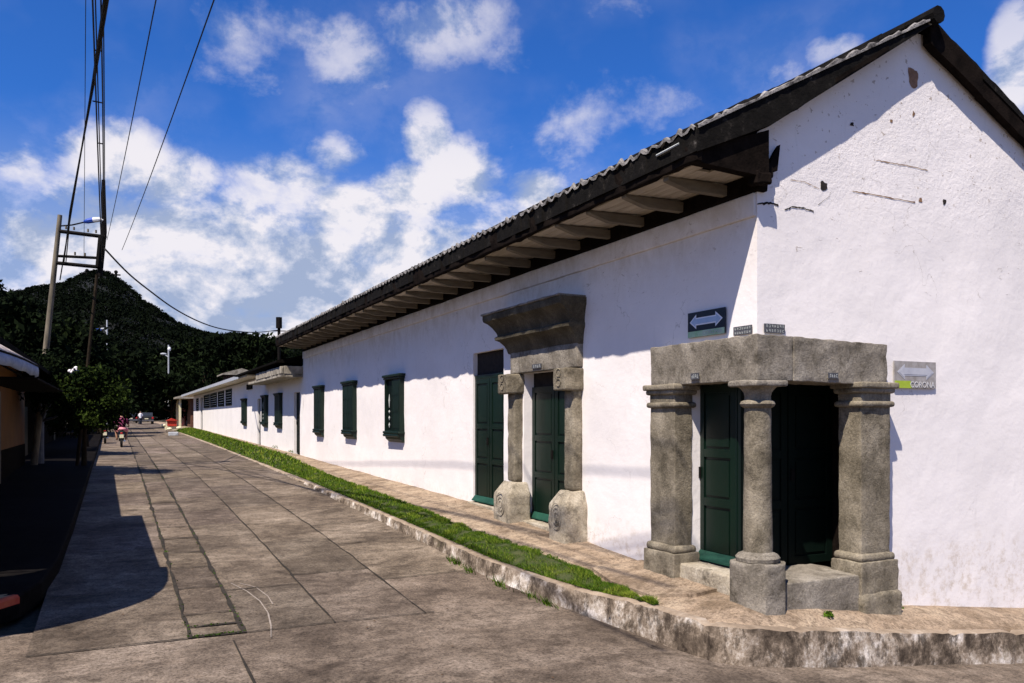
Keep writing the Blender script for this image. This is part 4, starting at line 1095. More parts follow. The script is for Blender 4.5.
# added flat canopy to cast the road shadow, and rounded awning at the corner
m = MB(); m.rbox(-1.5, -.84, 11.33, 16.6, .455, .49, .5, .002, .012); cn = obj('shadow_canopy', m, 'darkroof', A)
edge = [(-.84,11.3,.50),(-.85,10.95,.50),(-.90,10.4,.52),(-1.0,9.95,.55),(-1.2,9.5,.60),(-1.45,9.2,.63),(-1.8,8.85,.66),(-2.2,8.6,.68),(-2.7,8.4,.69),(-3.4,8.3,.69)]
AW = thing('corner_awning', 'faded grey canvas awning with blue-grey scalloped valance on the left corner', 'awning', (-2.0, 10.5, -1.95))
rows = []; val = []
fe = []
for i in range(len(edge)-1):
    for k in range(6): fe.append(Vector(edge[i]).lerp(Vector(edge[i+1]), k/6))
fe.append(Vector(edge[-1]))
ctr = Vector((-3.2, 11.6, 0))
for i, e in enumerate(fe):
    d = (ctr-Vector((e.x, e.y, 0))); dl = d.normalized(); row = []
    for k in range(9):
        t = k/8; q = Vector((e.x, e.y, e.z)) + dl*(1.8*t)
        q.z = e.z + .13 + .72*(1-(1-t)**1.6) - .05*math.sin(PI*t)*(1+math.cos(i*1.05)) + .012*math.sin(i*2.1)
        row.append(q)
    rows.append(row)
    val.append([e+Vector((0,0,.135)), e-dl*.015+Vector((0,0,.07)), e-dl*.01*math.cos(i*1.3)+Vector((0,0,.0-.02*abs(math.sin(i*.55))))])
o = obj('canvas', joined(rows), 'canvas', AW, True)
mo = o.modifiers.new('s', 'SOLIDIFY'); mo.thickness = .006
o = obj('valance', joined(val), 'valance', AW, True); mo = o.modifiers.new('s', 'SOLIDIFY'); mo.thickness = .006
m = MB(); m.tube([e+Vector((0,0,.12)) for e in fe], .014, 6)
m.tube([(rows[12][8].x, rows[12][8].y, rows[12][8].z), (-3.4, 10.6, 1.1)], .014, 6); m.tube([(rows[40][8].x, rows[40][8].y, rows[40][8].z), (-3.4, 10.5, 1.1)], .014, 6)
m.tube([(-1.0,11.2,.5),(-1.9,11.3,1.05),(-3.4,11.4,1.1)], .014, 6); obj('awning_frame', m, 'darkmetal', AW)

# ================================================================ POLES AND CABLES
# main pole (leans slightly)
Pt = at(60, 215, 24.8); Pm = at(47, 340, 24.8); dirp = (Pt-Pm)
tb_ = (-1.55-Pm.z)/dirp.z; Pb = Pm+dirp*tb_
U = thing('utility_pole', 'thick leaning concrete utility pole carrying a steel transformer frame on the left', 'utility pole', tuple(Pb))
m = MB(); m.tube([Pb, Pm, Pt], [.10, .085, .065], 12); obj('pole_shaft', m, 'pole', U, True)
# frame to second pole
D = 24.8
def bar(m, a, b, w): m.tube([at(a[0], a[1], D), at(b[0], b[1], D)], w, 6)
m = MB(); bar(m, (58,231), (106,237), .06); fr = obj('cross_arm', m, 'darkmetal', U)
m = MB(); bar(m, (58,256), (99,258), .045); obj('cross_arm', m, 'darkmetal', U)
m = MB(); bar(m, (57,263), (98,267), .06); obj('cross_arm', m, 'darkmetal', U)
m = MB(); bar(m, (101,236), (98,267), .085); obj('steel_upright', m, 'darkmetal', U)
m = MB(); 
for (x, y) in ((66,229),(74,230),(88,232),(96,233),(75,255),(85,256)): 
    a = at(x, y, D); m.tube([a, a+Vector((0,0,.09))], .03, 6)
obj('insulator', m, 'pole', U)
# second, thinner pole
a = at(104.5, 205, 24.9); b = at(88, 362, 24.9); d = a-b; bb = b+d*((-1.6-b.z)/d.z)
a2 = at(104.5, 233, 24.9)
U2 = thing('utility_pole', 'thin rusty utility pole at the right end of the steel frame', 'utility pole', tuple(bb))
m = MB(); m.tube([bb, at(97,275,24.9), at(101.5,262,24.9)], [.05,.045,.045], 8); obj('pole_shaft', m, 'trunk', U2)
m = MB(); m.tube([at(100,276,24.9), at(104,232,24.9), at(103.5,180,24.9)], [.07,.08,.05], 8); obj('pole_head', m, 'darkmetal', U2)
# lamp
Ls = thing('street_lamp', 'street lamp with blue and white head on a thin arm from the leaning pole', 'street lamp', tuple(at(60,225,24.8)))
m = MB(); m.tube([at(60,226,24.8), at(72,225,24.8), at(85,222,24.8)], .022, 6); obj('lamp_arm', m, 'darkmetal', Ls)
def lamp_head(parent, px, py, c, L_, w, tilt, matA='blue', matB='white'):
    a = at(px, py, c); r = Vector((CT, -ST, 0))
    m = MB(); m.tube([a, a+r*L_*.2+Vector((0,0,.03)), a+r*L_*.5+Vector((0,0,.05+tilt*.5))], [w*.5, w*1.0, w*1.05], 8); obj('lamp_housing', m, matA, parent)
    m = MB(); m.tube([a+r*L_*.5+Vector((0,0,.05+tilt*.5)), a+r*L_*.8+Vector((0,0,.06+tilt*.8)), a+r*L_+Vector((0,0,.03+tilt))], [w*1.05, w*.9, w*.3], 8); obj('lamp_lens', m, matB, parent)
lamp_head(Ls, 84, 222, 24.8, .58, .08, .02)
# distant lamp posts
def far_post(px, ytop, ybot, c, label, lampdx, blue):
    g = at(px, ybot, c); b = Vector((g.x, g.y, -1.2)); t = at(px, ytop, c)
    r = thing('lamp_post', label, 'lamp post', tuple(b), 'lamp posts below the hill')
    m = MB(); m.tube([b, t], [.085, .07], 8); obj('post', m, 'polewhite', r)
    h = at(px+lampdx, ytop+9, c); m = MB(); m.tube([at(px, ytop+12, c), h], .05, 6); obj('lamp_arm', m, 'polewhite', r)
    m = MB(); m.ell(h, .32, .2, .12); obj('lamp_head', m, 'polewhite' , r)
    if blue: m = MB(); m.ell(h+Vector((-.5,0,-.12)), .35, .25, .14); obj('lamp_cover', m, 'blue', r)
    else: m = MB(); m.ell(at(px+.8, ytop+4, c), .17, .17, .22); obj('lamp_globe', m, 'white', r)
far_post(107, 320, 348, 85, 'white lamp post with blue-backed lamp against the dark hill, nearer the poles', -3.5, True)
far_post(168.5, 345, 378, 85, 'white lamp post with small side arm against the dark hill, nearer the white house', -5, False)
# small pole behind the roofs
pt = at(279, 318, 60); r = thing('utility_pole', 'short dark pole head showing above the end of the tiled roof', 'utility pole', (pt.x, pt.y, -1.2))
m = MB(); m.tube([(pt.x, pt.y, -1.2), pt], .11, 8); obj('pole_shaft', m, 'darkmetal', r)
m = MB(); m.tube([pt+Vector((0,0,-.75)), pt+Vector((0,0,.05))], .22, 8); obj('transformer', m, 'darkmetal', r)
m = MB(); m.tube([pt+Vector((-.5,.2,-.95)), pt+Vector((.5,-.2,-.95))], .04, 6); obj('cross_arm', m, 'darkmetal', r)
# cables
def cable(pl, rad, label, group=None, sag=0, extend=0):
    P = [at(*p) for p in pl]
    if extend:
        d = (P[-1]-P[-2]); P.append(P[-1]+d.normalized()*extend)
    out = []
    for i in range(len(P)-1):
        for k in range(8):
            t = k/8; q = P[i].lerp(P[i+1], t); q.z -= sag*4*t*(1-t)*(1 if len(P) == 2 or i < 1 else 0); out.append(q)
    out.append(P[-1])
    m = MB(); m.tube(out, rad, 5); o = obj('power_cable', m, 'wire', loc=tuple(out[0])); tag(o, label, 'cable', group); return o
G1 = 'overhead cables running to the steel frame'
cable([(84,256,24.8),(85,110,17),(85.8,0,13.5)], .007, 'thin vertical cable farthest left in the overhead bundle', G1, extend=12)
bd = [(64,262,108,0,.019),(66,262,106,0,.015),(60,280,104,0,.018)]
for i, (x0, y0, x1, y1, r_) in enumerate(bd):
    cable([(x0,y0,24.8),(lerp(70,71.5,i/2),211,22),(94.4-i*.8,81,16),(x1,y1,13.5)], r_, ['slanting cable of the crossing bundle, outermost on its right side', 'middle cable of the slanting crossing bundle', 'slanting cable reaching lowest down beside the thick pole'][i], G1, extend=12)
vd = [(102,262,97.5,140,92.7,0,.016),(102.8,250,99.5,140,95.5,0,.012),(104,255,102.8,102,101,0,.016),(105,236,104.3,102,103.5,0,.012)]
lb_ = ['upright cable bending left at the top of the picture, left of its neighbours', 'upright thin cable just right of the left-bending one', 'upright cable meeting the top of the thin rusty pole', 'rightmost upright cable above the thin rusty pole']
for i, (x0,y0,xm,ym,x1,y1,r_) in enumerate(vd):
    cable([(x0,y0,24.8),(xm,ym,18),(x1,y1,13.5)], r_, lb_[i], G1, extend=12)
sp_ = MB()
for i, (xa, ya, xb, yb, c) in enumerate([(92.7,101,103,103,16.5),(94,50,102,51,15),(98,143,103.5,144,18)]):
    m = MB(); m.tube([at(xa,ya,c), at(xb,yb,c)], .014, 6); o = obj('cable_spacer', m, 'darkmetal', loc=tuple(at(xa,ya,c)))
    tag(o, ['middle spacer bar holding the upright cables apart', 'topmost spacer bar holding the upright cables apart', 'lowest spacer bar holding the upright cables apart'][i], 'cable spacer', 'spacers on the upright cables')
cable([(107,240,40),(156,0,14)], .012, 'long single cable slanting down left, left one of the two lone cables', None, .12, extend=10)
cable([(122,250,40),(214,0,14)], .013, 'long single cable slanting down left, right one of the two lone cables', None, .12, extend=10)
def sagged(pix, c0, c1, rad, label):
    pts = []; n = len(pix)
    for i, (x, y) in enumerate(pix):
        t = i/(n-1); c = 1/lerp(1/c0, 1/c1, t); pts.append(at(x, y, c))
    # smooth
    out = []
    for i in range(n-1):
        p0 = pts[max(i-1,0)]; p1 = pts[i]; p2 = pts[i+1]; p3 = pts[min(i+2,n-1)]
        for k in range(6):
            t = k/6; out.append(.5*((2*p1)+(p2-p0)*t+(2*p0-5*p1+4*p2-p3)*t*t+(3*p1-p0-3*p2+p3)*t**3))
    out.append(pts[-1]); m = MB(); m.tube(out, rad, 5); o = obj('power_cable', m, 'wire', loc=tuple(out[0])); tag(o, label, 'cable')
sagged([(105,249),(128,273),(150,291),(175,309),(200,322),(222,329),(245,332),(262,332),(278,330)], 24.8, 60, .028, 'thick cable sagging from the steel frame to the small pole behind the roof')

# ================================================================ HILL
ridge = [(-700,395),(-400,380),(-200,345),(-80,310),(-30,298),(0,295),(16,293),(35,288),(63,284),(82,276),(92,272.5),(101,271.5),(110,274),(117.6,279),(131,290),(145,302),(164,314.5),(178,324),(197,331.5),(216,336.5),(235,334.5),(251,337),(268,343),(300,350),(360,360),(500,372),(800,385),(1500,400)]
CD = 600
def hill_pt(px, s):
    c = lerp(170, CD, s) if s <= 1 else lerp(CD, CD+300, s-1)
    yr = interp(ridge, px); zr = (HY-yr)/F*CD
    z = -2+(zr+2)*(s**1.15 if s <= 1 else (2-s)**1.0)
    p = at(px, HY, c); fold = 1-abs(2*min(s,1)-1)
    z += 5*noise.noise(Vector((p.x*.012, p.y*.012, 0)))*fold*min(1, zr/30)*(1 if s < 1 else 0)
    return Vector((p.x, p.y, z))
pxs = list(range(-700, -40, 40))+list(range(-40, 340, 8))+list(range(340, 1500, 60))
rows = [[hill_pt(px, s/14) for px in pxs] for s in range(0, 29)]
struct('hill', joined(rows), 'hillsoil', True)
fm = MB(); ft = []
rs = random.Random(5)
for i in range(2600):
    px = rs.uniform(-60, 330); s = rs.random()**.8
    if rs.random() < .22: s = rs.uniform(.94, 1.02)
    p = hill_pt(px, s); R_ = rs.uniform(3.0, 5.8)*(.8 if s > .9 else 1)
    if s > .9: R_ *= .62
    b_ = rs.uniform(0, .6)
    leaves(fm, ft, (p.x, p.y, p.z+R_*.35), 74, R_, .6 if s > .9 else .75, .62, (.1+b_*.5, b_*.7+.3))
o = obj('hillside_forest', fm, 'hillleaf'); set_tone(o, np.clip(ft, 0, 1)); tag(o, 'dense dark forest covering the pointed hill behind the street', 'forest', kind='stuff')
# masts on the summit
for (px, py, lab) in ((87, 270.5, 'tiny dark mast left of the hill summit'), (116, 272, 'tiny dark mast right of the hill summit')):
    a = at(px, py+12, 590); t_ = at(px, py, 590); m = MB(); m.tube([a, t_], .9, 6); m.tube([t_+Vector((-3,0,-2)), t_+Vector((3,0,-2))], .6, 6); m.ell(t_, 1.3, 1.3, 1.3)
    o = obj('mast', m, 'darkmetal', loc=tuple(a)); tag(o, lab, 'mast', 'masts on the hilltop')

# ================================================================ TREES
def tree(name, label, base, h, crad, cz, nclump, nleaf, lsize, mat='leaf', trunk='trunk', tr=.14, flat=.8, group=None, tone=(0,.8), centre=None, seedv=0, whitewash=0):
    rs = random.Random(seedv); np.random.seed(seedv)
    T = thing(name, label, 'tree', base, group); base = Vector(base)
    cc = Vector(centre) if centre else base+Vector((0,0,cz))
    mb = MB(); fork = Vector((lerp(base.x, cc.x, .12), lerp(base.y, cc.y, .12), lerp(base.z, cc.z, .6)))
    pts = [base+Vector((0,0,-.1)), base.lerp(fork, .5)+Vector((rs.uniform(-.1,.1)*h*.1, 0, 0)), fork]
    mb.tube(pts, [tr*1.15, tr*.9, tr*.75], 9)
    cls = []
    for i in range(nclump):
        a = rs.random()*2*PI; e = rs.uniform(-.55, 1); rr = crad*rs.uniform(.35, .95)
        p = cc+Vector((math.cos(a)*rr*math.cos(e*PI/2*.8), math.sin(a)*rr*math.cos(e*PI/2*.8), math.sin(e*PI/2)*crad*flat*.85)); cls.append(p)
    for p in cls[:9]:
        mid = fork.lerp(p, .5)+Vector((0,0,-.08*crad)); mb.tube([fork, mid, p], [tr*.5, tr*.3, tr*.1], 6)
    obj('trunk', mb, trunk, T, True)
    cm_ = MB(); ct = []
    for p in cls:
        b = rs.uniform(tone[0], tone[1])*.7; leaves(cm_, ct, p, nleaf, crad*rs.uniform(.26,.42), lsize, .8, (b, b+.3))
    o = obj('crown', cm_, mat, T); set_tone(o, np.clip(ct, 0, 1)); return T, cls
tree('shade_tree', 'dark street tree with a whitewashed trunk beside the orange house', tuple(at(39.5, 467, 25.5)), 3, 1.1, 2.4, 50, 150, .055, 'leaf', 'whitewash', .115, .9, None, (0,.8), centre=at(52, 388, 24.0), seedv=17)
t1, cls = tree('flowering_bush', 'bushy green tree with pale blossoms in front of the thin rusty pole', tuple(at(84, 462, 24.5)), 3, 1.0, 2.4, 60, 150, .05, 'leafmid', 'trunk', .07, .95, None, (.1,1), centre=at(92, 403, 23.6), seedv=11)
m = MB()
for (px, py) in ((70,370),(72,371),(76,367),(77,368.5),(74,369)): m.ell(at(px, py+1, 23.3), .06, .06, .05, 8, 6)
obj('blossom', m, 'flower', t1)
tree('shade_tree', 'dark tree hanging over the motorcycles at the left kerb', tuple(at(86, 452, 36)), 4, 1.5, 3.0, 46, 120, .09, 'leaf', 'trunk', .14, .85, None, (.1,.8), centre=at(76, 408, 33), seedv=12)
tree('shade_tree', 'dark tree rising behind the orange house roof', (-7.5, 40, -1.4), 6, 3.0, 3.6, 50, 120, .18, seedv=13, tone=(.1,.7))
tree('tall_tree', 'tall tree at the left edge with leafy branch reaching into the picture', tuple(Vector((at(-40,418,60).x, at(-40,418,60).y, -1.3))), 12, 3.4, 8, 70, 130, .18, centre=at(-54, 298, 60), seedv=14, tone=(0,.5))
specs = [(35,362,60,4.0),(62,368,60,4),(88,388,62,3.2),(110,388,78,4.3),(100,404,55,2.0),(148,386,150,7),(128,392,140,5),(172,400,80,2.7),(186,378,150,7),(208,372,140,7),(150,404,170,5),(8,352,55,4),(232,372,130,6.5),(262,366,130,5.5)]
labs = ['dark tree mass between the thick pole and the thin pole','dark tree below the left shoulder of the hill','dark tree just right of the thin rusty pole foot','dark tree under the blue-backed lamp post','low dark tree above the rider','dark tree closing the end of the street','dark tree left of the street end','dark tree above the red stall','large dark tree behind the far lamp post','large dark tree above the low white house roof','low dark tree right of the far pickup','dark tree above the grey awning','dark tree behind the small raised roof','dark tree left of the small roof-top pole']
for i, ((px, py, c, R_), lab) in enumerate(zip(specs, labs)):
    p = at(px, py, c); tree('tree', lab, (p.x, p.y, max(-1.3, interp(ZR, p.y)-.2)), 6, R_, 4, 34, 80, .13+c*.0022, seedv=20+i, centre=(p.x, p.y, max(p.z, R_*.5-1)), group='dark trees along and beyond the street', tone=(.0,.7), tr=.2)
# plants by the far right house
tree('shrub', 'leafy shrub with pale tips beside the red stall', tuple(at(176, 425, 82)), 2, 1.3, 1.6, 24, 70, .13, 'leafmid', 'trunk', .06, .9, None, (0,.8), centre=at(178, 411, 84), seedv=50)

# ================================================================ FAR RIGHT HOUSE
R2 = thing('brown_house', 'small brown house with red door beyond the low white house', 'house', (6.2, 84, -.8))
m = MB(); m.box(6.3, 12, 82, 100, -1.0, 2.2); obj('wall', m, 'brown', R2)
m = MB(); m.prism([(5.0,81.4,1.95),(9,81.4,3.0),(13,81.4,1.95),(13,81.4,1.8),(5.0,81.4,1.8)], (0,0,0), (0,19,0)); obj('roof', m, 'concrete', R2)
m = MB(); m.box(6.22, 6.29, 88, 92, -.9, 1.0); obj('door', m, 'red', R2)
for yy in (82.2, 86, 94):
    m = MB(); m.box(5.3, 5.5, yy, yy+.2, -1.0, 1.8); obj('porch_post', m, 'cream', R2)
# red stall
p = at(166, 431, 73); S = thing('street_stall', 'little red and cream stall standing on the right kerb', 'stall', (4.05, 72, -1.05))
m = MB(); m.box(3.6, 4.5, 71.6, 72.4, -.95, -.68); obj('counter', m, 'cream', S)
m = MB(); m.box(3.75, 4.45, 71.5, 71.58, -.66, -.2) ; m.prism([(3.65,71.4,-.22),(4.6,71.4,-.22),(4.1,71.4,-.02)], (0,0,0), (0,1.0,0)); obj('red_cover', m, 'red', S)
m = MB(); m.tube([(3.7,71.7,-1.1),(3.7,71.7,-.2)], .03, 6); m.tube([(4.45,71.7,-1.1),(4.45,71.7,-.2)], .03, 6); obj('stall_post', m, 'cream', S)
m = MB(); m.ell((3.45,71.2,-.6), .2,.2,.13); m.ell((4.6,71.2,-.8), .22,.2,.13); m.ell((3.9,71.1,-.88), .2,.2,.13); obj('goods', m, 'cream', S)
m = MB(); m.rbox(3.3, 3.95, 61.5, 62.1, -1.27, -.98, .2, .02, .06); o = obj('concrete_block', m, 'polewhite', loc=(3.6,61.8,-1.27)); tag(o, 'pale blue-grey block lying at the end of the right kerb', 'block')

# ================================================================ VEHICLES AND PEOPLE
def wheel(parent, c, r, w, axis='x'):
    c = Vector(c); d = Vector((1,0,0)) if axis == 'x' else Vector((0,1,0))
    m = MB(); m.tube([c-d*w/2, c+d*w/2], r, 16); wh = obj('wheel', m, 'tyre', parent)
    m = MB(); m.tube([c-d*(w/2+.01), c+d*(w/2+.01)], r*.55, 12); obj('rim', m, 'chrome', wh)
def pickup(x, y, label, mat, white=False):
    z = road_z(x, y); T = thing('parked_car', label, 'car', (x, y, z))
    def pr(prof, x0, x1, name, mt, par):
        m = MB(); m.prism([(x0, y+a, z+b) for a, b in prof], (x0,0,0), (x1,0,0)); return obj(name, m, mt, par)
    b = pr([(0,.45),(0,1.0),(.1,1.02),(1.5,1.02),(3.2,1.02),(4.2,.9),(4.3,.45)], x-.85, x+.85, 'body', mat, T)
    pr([(.25,1.02),(.6,1.5),(2.2,1.52),(2.9,1.02)], x-.74, x+.74, 'cabin', mat, T)
    m = MB(); m.prism([(x-.62,y+.30,z+1.12),(x+.62,y+.30,z+1.12),(x+.56,y+.55,z+1.44),(x-.56,y+.55,z+1.44)], (0,0,0), (0,-.012,.01)); obj('rear_window', m, 'glass', T)
    m = MB(); m.box(x-.88, x+.88, y-.08, y+.06, z+.42, z+.58); obj('bumper', m, 'chrome', T)
    for s in (-1, 1):
        m = MB(); m.box(x+s*.62, x+s*.82, y-.03, y+.02, z+.72, z+.95); obj('tail_lamp', m, 'redlamp', T)
        for yy in (.7, 3.5): wheel(T, (x+s*.76, y+yy, z+.32), .32, .2)
    m = MB(); m.box(x-.22, x+.22, y-.025, y+.01, z+.66, z+.78); obj('number_plate', m, 'cream', T)
pc = at(146.5, 423, 105); pickup(pc.x, pc.y, 'grey car seen from behind, parked far down the street', 'carpaint')
pc = at(131, 421, 120); pickup(pc.x, pc.y, 'black car at the left kerb near the end of the street', 'carblack')
def skin_person(name, verts, edges, radii, mat, root_i=0):
    me = bpy.data.meshes.new(name); me.from_pydata([tuple(v) for v in verts], edges, [])
    o = bpy.data.objects.new(name, me); COL.objects.link(o)
    m = o.modifiers.new('skin', 'SKIN'); 
    for i, r in enumerate(radii): me.skin_vertices[0].data[i].radius = (r, r) if not isinstance(r, tuple) else r
    me.skin_vertices[0].data[root_i].use_root = True
    m.use_smooth_shade = True
    s = o.modifiers.new('sub', 'SUBSURF'); s.levels = 1; s.render_levels = 1
    dg = bpy.context.evaluated_depsgraph_get(); em_ = bpy.data.meshes.new_from_object(o.evaluated_get(dg))
    mb = MB(); mb.v = [tuple(v.co) for v in em_.vertices]; mb.f = [tuple(p.vertices) for p in em_.polygons]
    bpy.data.objects.remove(o); return mb
def hand(mb, c, fwd, s=1):
    c = Vector(c); fwd = Vector(fwd).normalized(); sd = fwd.cross(Vector((0,0,1))).normalized()
    mb.ell(c, .035, .04, .02, 8, 6)
    for k, l in enumerate((.06,.07,.065,.05)):
        b = c+sd*(k-1.5)*.018+fwd*.03; mb.tube([b, b+fwd*l*.6-Vector((0,0,.01)), b+fwd*l-Vector((0,0,.03))], [.009,.008,.006], 5)
    b = c+sd*s*.035; mb.tube([b, b+sd*s*.025+fwd*.03], [.010,.007], 5)
def standing(x, y, z, label, shirt='cloth', trousers='jeans', h=1.68):
    T = thing('person', label, 'person', (x, y, z)); k = h/1.7
    V = [(0,0,.92),(0,0,1.12),(0,0,1.36),(0,0,1.48),(0,0,1.58),(.09,0,.90),(.10,.02,.50),(.10,0,.08),(.10,.14,.03),(-.09,0,.90),(-.10,-.05,.50),(-.10,-.08,.08),(-.10,.06,.03),(.19,0,1.38),(.24,0,1.10),(.25,.08,.86),(-.19,0,1.38),(-.24,0,1.10),(-.25,.08,.86)]
    E = [(0,1),(1,2),(2,3),(3,4),(0,5),(5,6),(6,7),(7,8),(0,9),(9,10),(10,11),(11,12),(2,13),(13,14),(14,15),(2,16),(16,17),(17,18)]
    Rr = [.13,.125,.15,.06,.09,.095,.065,.045,.04,.095,.065,.045,.04,.06,.045,.03,.06,.045,.03]
    P = [Vector((x,y,z))+Vector(v)*k for v in V]
    mb = skin_person('body', P, E, [r*k for r in Rr], 'skin'); mb.ell((x, y, z+1.60*k), .085*k, .10*k, .12*k)
    mb.ell((x, y-.10*k, z+1.585*k), .014, .02, .02, 6, 4)
    for s in (-1, 1): hand(mb, P[15 if s > 0 else 18]+Vector((0,.02,-.05)), (0,.2,-1), s); mb.ell((x+s*.085*k, y, z+1.6*k), .012, .02, .03, 6, 4)
    bd_ = obj('body', mb, 'skin', T, True)
    c = MB(); c.lathe(x, y, [(.17*k, z+.86*k), (.165*k, z+1.05*k), (.19*k, z+1.3*k), (.17*k, z+1.42*k), (.07*k, z+1.48*k)], 14, 0)
    c.tube([P[13], P[14]], [.075,.06], 8); c.tube([P[16], P[17]], [.075,.06], 8); obj('shirt', c, shirt, bd_, True)
    c = MB(); c.tube([P[5]+Vector((0,0,.05)), P[6], P[7]], [.12,.085,.07], 8); c.tube([P[9]+Vector((0,0,.05)), P[10], P[11]], [.12,.085,.07], 8); obj('trousers', c, trousers, bd_, True)
    c = MB(); c.ell((x, y+.015, z+1.645*k), .095*k, .108*k, .10*k); obj('hair', c, 'hair', bd_, True)
pp = at(140.5, 424, 103); standing(pp.x, pp.y, road_z(pp.x, pp.y), 'person in a white shirt standing beside the far grey car')
def motorcycle(x, y, label, group=None):
    z = road_z(x, y); T = thing('motorcycle', label, 'motorcycle', (x, y, z), group)
    for yy in (0, 1.25): 
        m = MB(); m.tube([(x-.05,y+yy,z+.28),(x+.05,y+yy,z+.28)], .29, 18); w = obj('wheel', m, 'tyre', T)
        m = MB(); m.tube([(x-.055,y+yy,z+.28),(x+.055,y+yy,z+.28)], .19, 14); obj('rim', m, 'darkmetal', w)
    m = MB(); m.rbox(x-.12, x+.12, y+.3, y+.85, z+.28, z+.58, .2, .0, .05); obj('engine', m, 'darkmetal', T)
    m = MB(); m.rbox(x-.13, x+.13, y-.22, y+.62, z+.70, z+.80, .2, .0, .045); obj('seat', m, 'tyre', T)
    m = MB(); m.ell((x, y+.85, z+.80), .15, .28, .14); obj('fuel_tank', m, 'carblack', T)
    m = MB(); m.tube([(x,y+1.25,z+.28),(x,y+1.05,z+.95)], .035, 8); obj('fork', m, 'chrome', T)
    m = MB(); m.tube([(x-.34,y+.88,z+1.0),(x-.1,y+1.04,z+.98),(x+.1,y+1.04,z+.98),(x+.34,y+.88,z+1.0)], .016, 6); obj('handlebar', m, 'darkmetal', T)
    m = MB(); m.ell((x,y+1.16,z+.88), .09,.08,.09); obj('headlight', m, 'white', T)
    m = MB(); m.ell((x,y-.27,z+.68), .06,.03,.04); obj('tail_lamp', m, 'redlamp', T)
    m = MB(); m.prism([(x-.09,y-.30,z+.45),(x+.09,y-.30,z+.45),(x+.09,y-.30,z+.62),(x-.09,y-.30,z+.62)], (0,0,0), (0,.012,0)); obj('number_plate', m, 'cream', T)
    m = MB(); m.tube([(x+.13,y-.25,z+.32),(x+.13,y+.35,z+.28)], [.05,.03], 8); obj('exhaust', m, 'chrome', T)
    return z
g_ = at(121.5, 449, 40); rx_, ry_ = g_.x, g_.y
z = motorcycle(rx_, ry_, 'dark motorcycle ridden away from the camera up the street')
T = thing('person', 'rider in a maroon top and pink shorts on the dark motorcycle', 'person', (rx_, ry_+.25, z))
def W(a, b, c): return Vector((rx_+a, ry_+b, z+c))
V = [W(0,.22,.90),W(0,.26,1.10),W(0,.34,1.34),W(0,.36,1.46),W(0,.38,1.55),W(.12,.25,.86),W(.24,.62,.82),W(.20,.52,.40),W(.20,.66,.34),W(-.12,.25,.86),W(-.24,.62,.82),W(-.20,.52,.40),W(-.20,.66,.34),W(.19,.34,1.35),W(.30,.50,1.14),W(.33,.82,1.04),W(-.19,.34,1.35),W(-.30,.50,1.14),W(-.33,.82,1.04)]
E = [(0,1),(1,2),(2,3),(3,4),(0,5),(5,6),(6,7),(7,8),(0,9),(9,10),(10,11),(11,12),(2,13),(13,14),(14,15),(2,16),(16,17),(17,18)]
Rr = [.14,.13,.15,.055,.09,.11,.075,.045,.04,.11,.075,.045,.04,.06,.045,.03,.06,.045,.03]
mb = skin_person('body', V, E, Rr, 'skin'); hc = W(0,.40,1.61); mb.ell(hc, .085, .10, .12); mb.ell(hc+Vector((0,.1,-.01)), .014, .02, .02, 6, 4)
for s in (-1, 1): hand(mb, V[15 if s > 0 else 18], (0,.6,-.2), s); mb.ell(hc+Vector((s*.085,0,0)), .012,.02,.03,6,4)
bd_ = obj('body', mb, 'skin', T, True)
c = MB(); 
c.tube([W(0,.22,.92),W(0,.25,1.08),W(0,.32,1.28),W(0,.35,1.40),W(0,.36,1.46)], [.185,.175,.20,.15,.07], 14); c.tube([V[13],V[14]], [.08,.065], 8); c.tube([V[16],V[17]], [.08,.065], 8); obj('shirt', c, 'maroon', bd_, True)
c = MB(); c.ell(W(0,.16,.87), .22,.18,.13); c.tube([V[5],V[6].lerp(V[5],.25)], [.135,.115], 10); c.tube([V[9],V[10].lerp(V[9],.25)], [.135,.115], 10); obj('shorts', c, 'pink', bd_, True)
c = MB(); c.ell(hc+Vector((0,-.02,.03)), .10,.115,.115); obj('hair', c, 'hair', bd_, True)
g_ = at(105, 444, 44); motorcycle(g_.x, g_.y, 'dark parked motorcycle in the shade left of the rider')

# ================================================================ WORLD, SUN, CAMERA
sd = Vector((.85,.60,-1.55)).normalized()     # direction the light travels
el = math.asin(-sd.z); az = math.atan2(-sd.x, -sd.y)
wd = bpy.data.worlds.new('World'); scene.world = wd; wd.use_nodes = True
nt = wd.node_tree; nt.nodes.clear()
out = nt.nodes.new('ShaderNodeOutputWorld'); bg = nt.nodes.new('ShaderNodeBackground'); nt.links.new(bg.outputs[0], out.inputs[0])
sky = nt.nodes.new('ShaderNodeTexSky'); sky.sky_type = 'NISHITA'; sky.sun_disc = False; sky.sun_elevation = el; sky.sun_rotation = az
sky.air_density = 1.0; sky.dust_density = .3; sky.ozone_density = 3.0; sky.altitude = 600
tcn = nt.nodes.new('ShaderNodeTexCoord'); D0 = tcn.outputs['Generated']
sx = nt.nodes.new('ShaderNodeSeparateXYZ'); nt.links.new(D0, sx.inputs[0])
azn = math_n(nt, 'ARCTAN2', sx.outputs[0], sx.outputs[1]); eln = math_n(nt, 'ARCSINE', sx.outputs[2])
cv = nt.nodes.new('ShaderNodeCombineXYZ'); nt.links.new(azn, cv.inputs[0]); nt.links.new(math_n(nt, 'MULTIPLY', eln, 1.35), cv.inputs[1]); cv.inputs[2].default_value = 3.7
def wn(scale, detail, rough, off=(0,0,0), dist=0):
    mp = nt.nodes.new('ShaderNodeMapping'); mp.inputs['Location'].default_value = off; nt.links.new(cv.outputs[0], mp.inputs[0])
    return noise_tex(nt, mp.outputs[0], scale, detail, rough, dist)
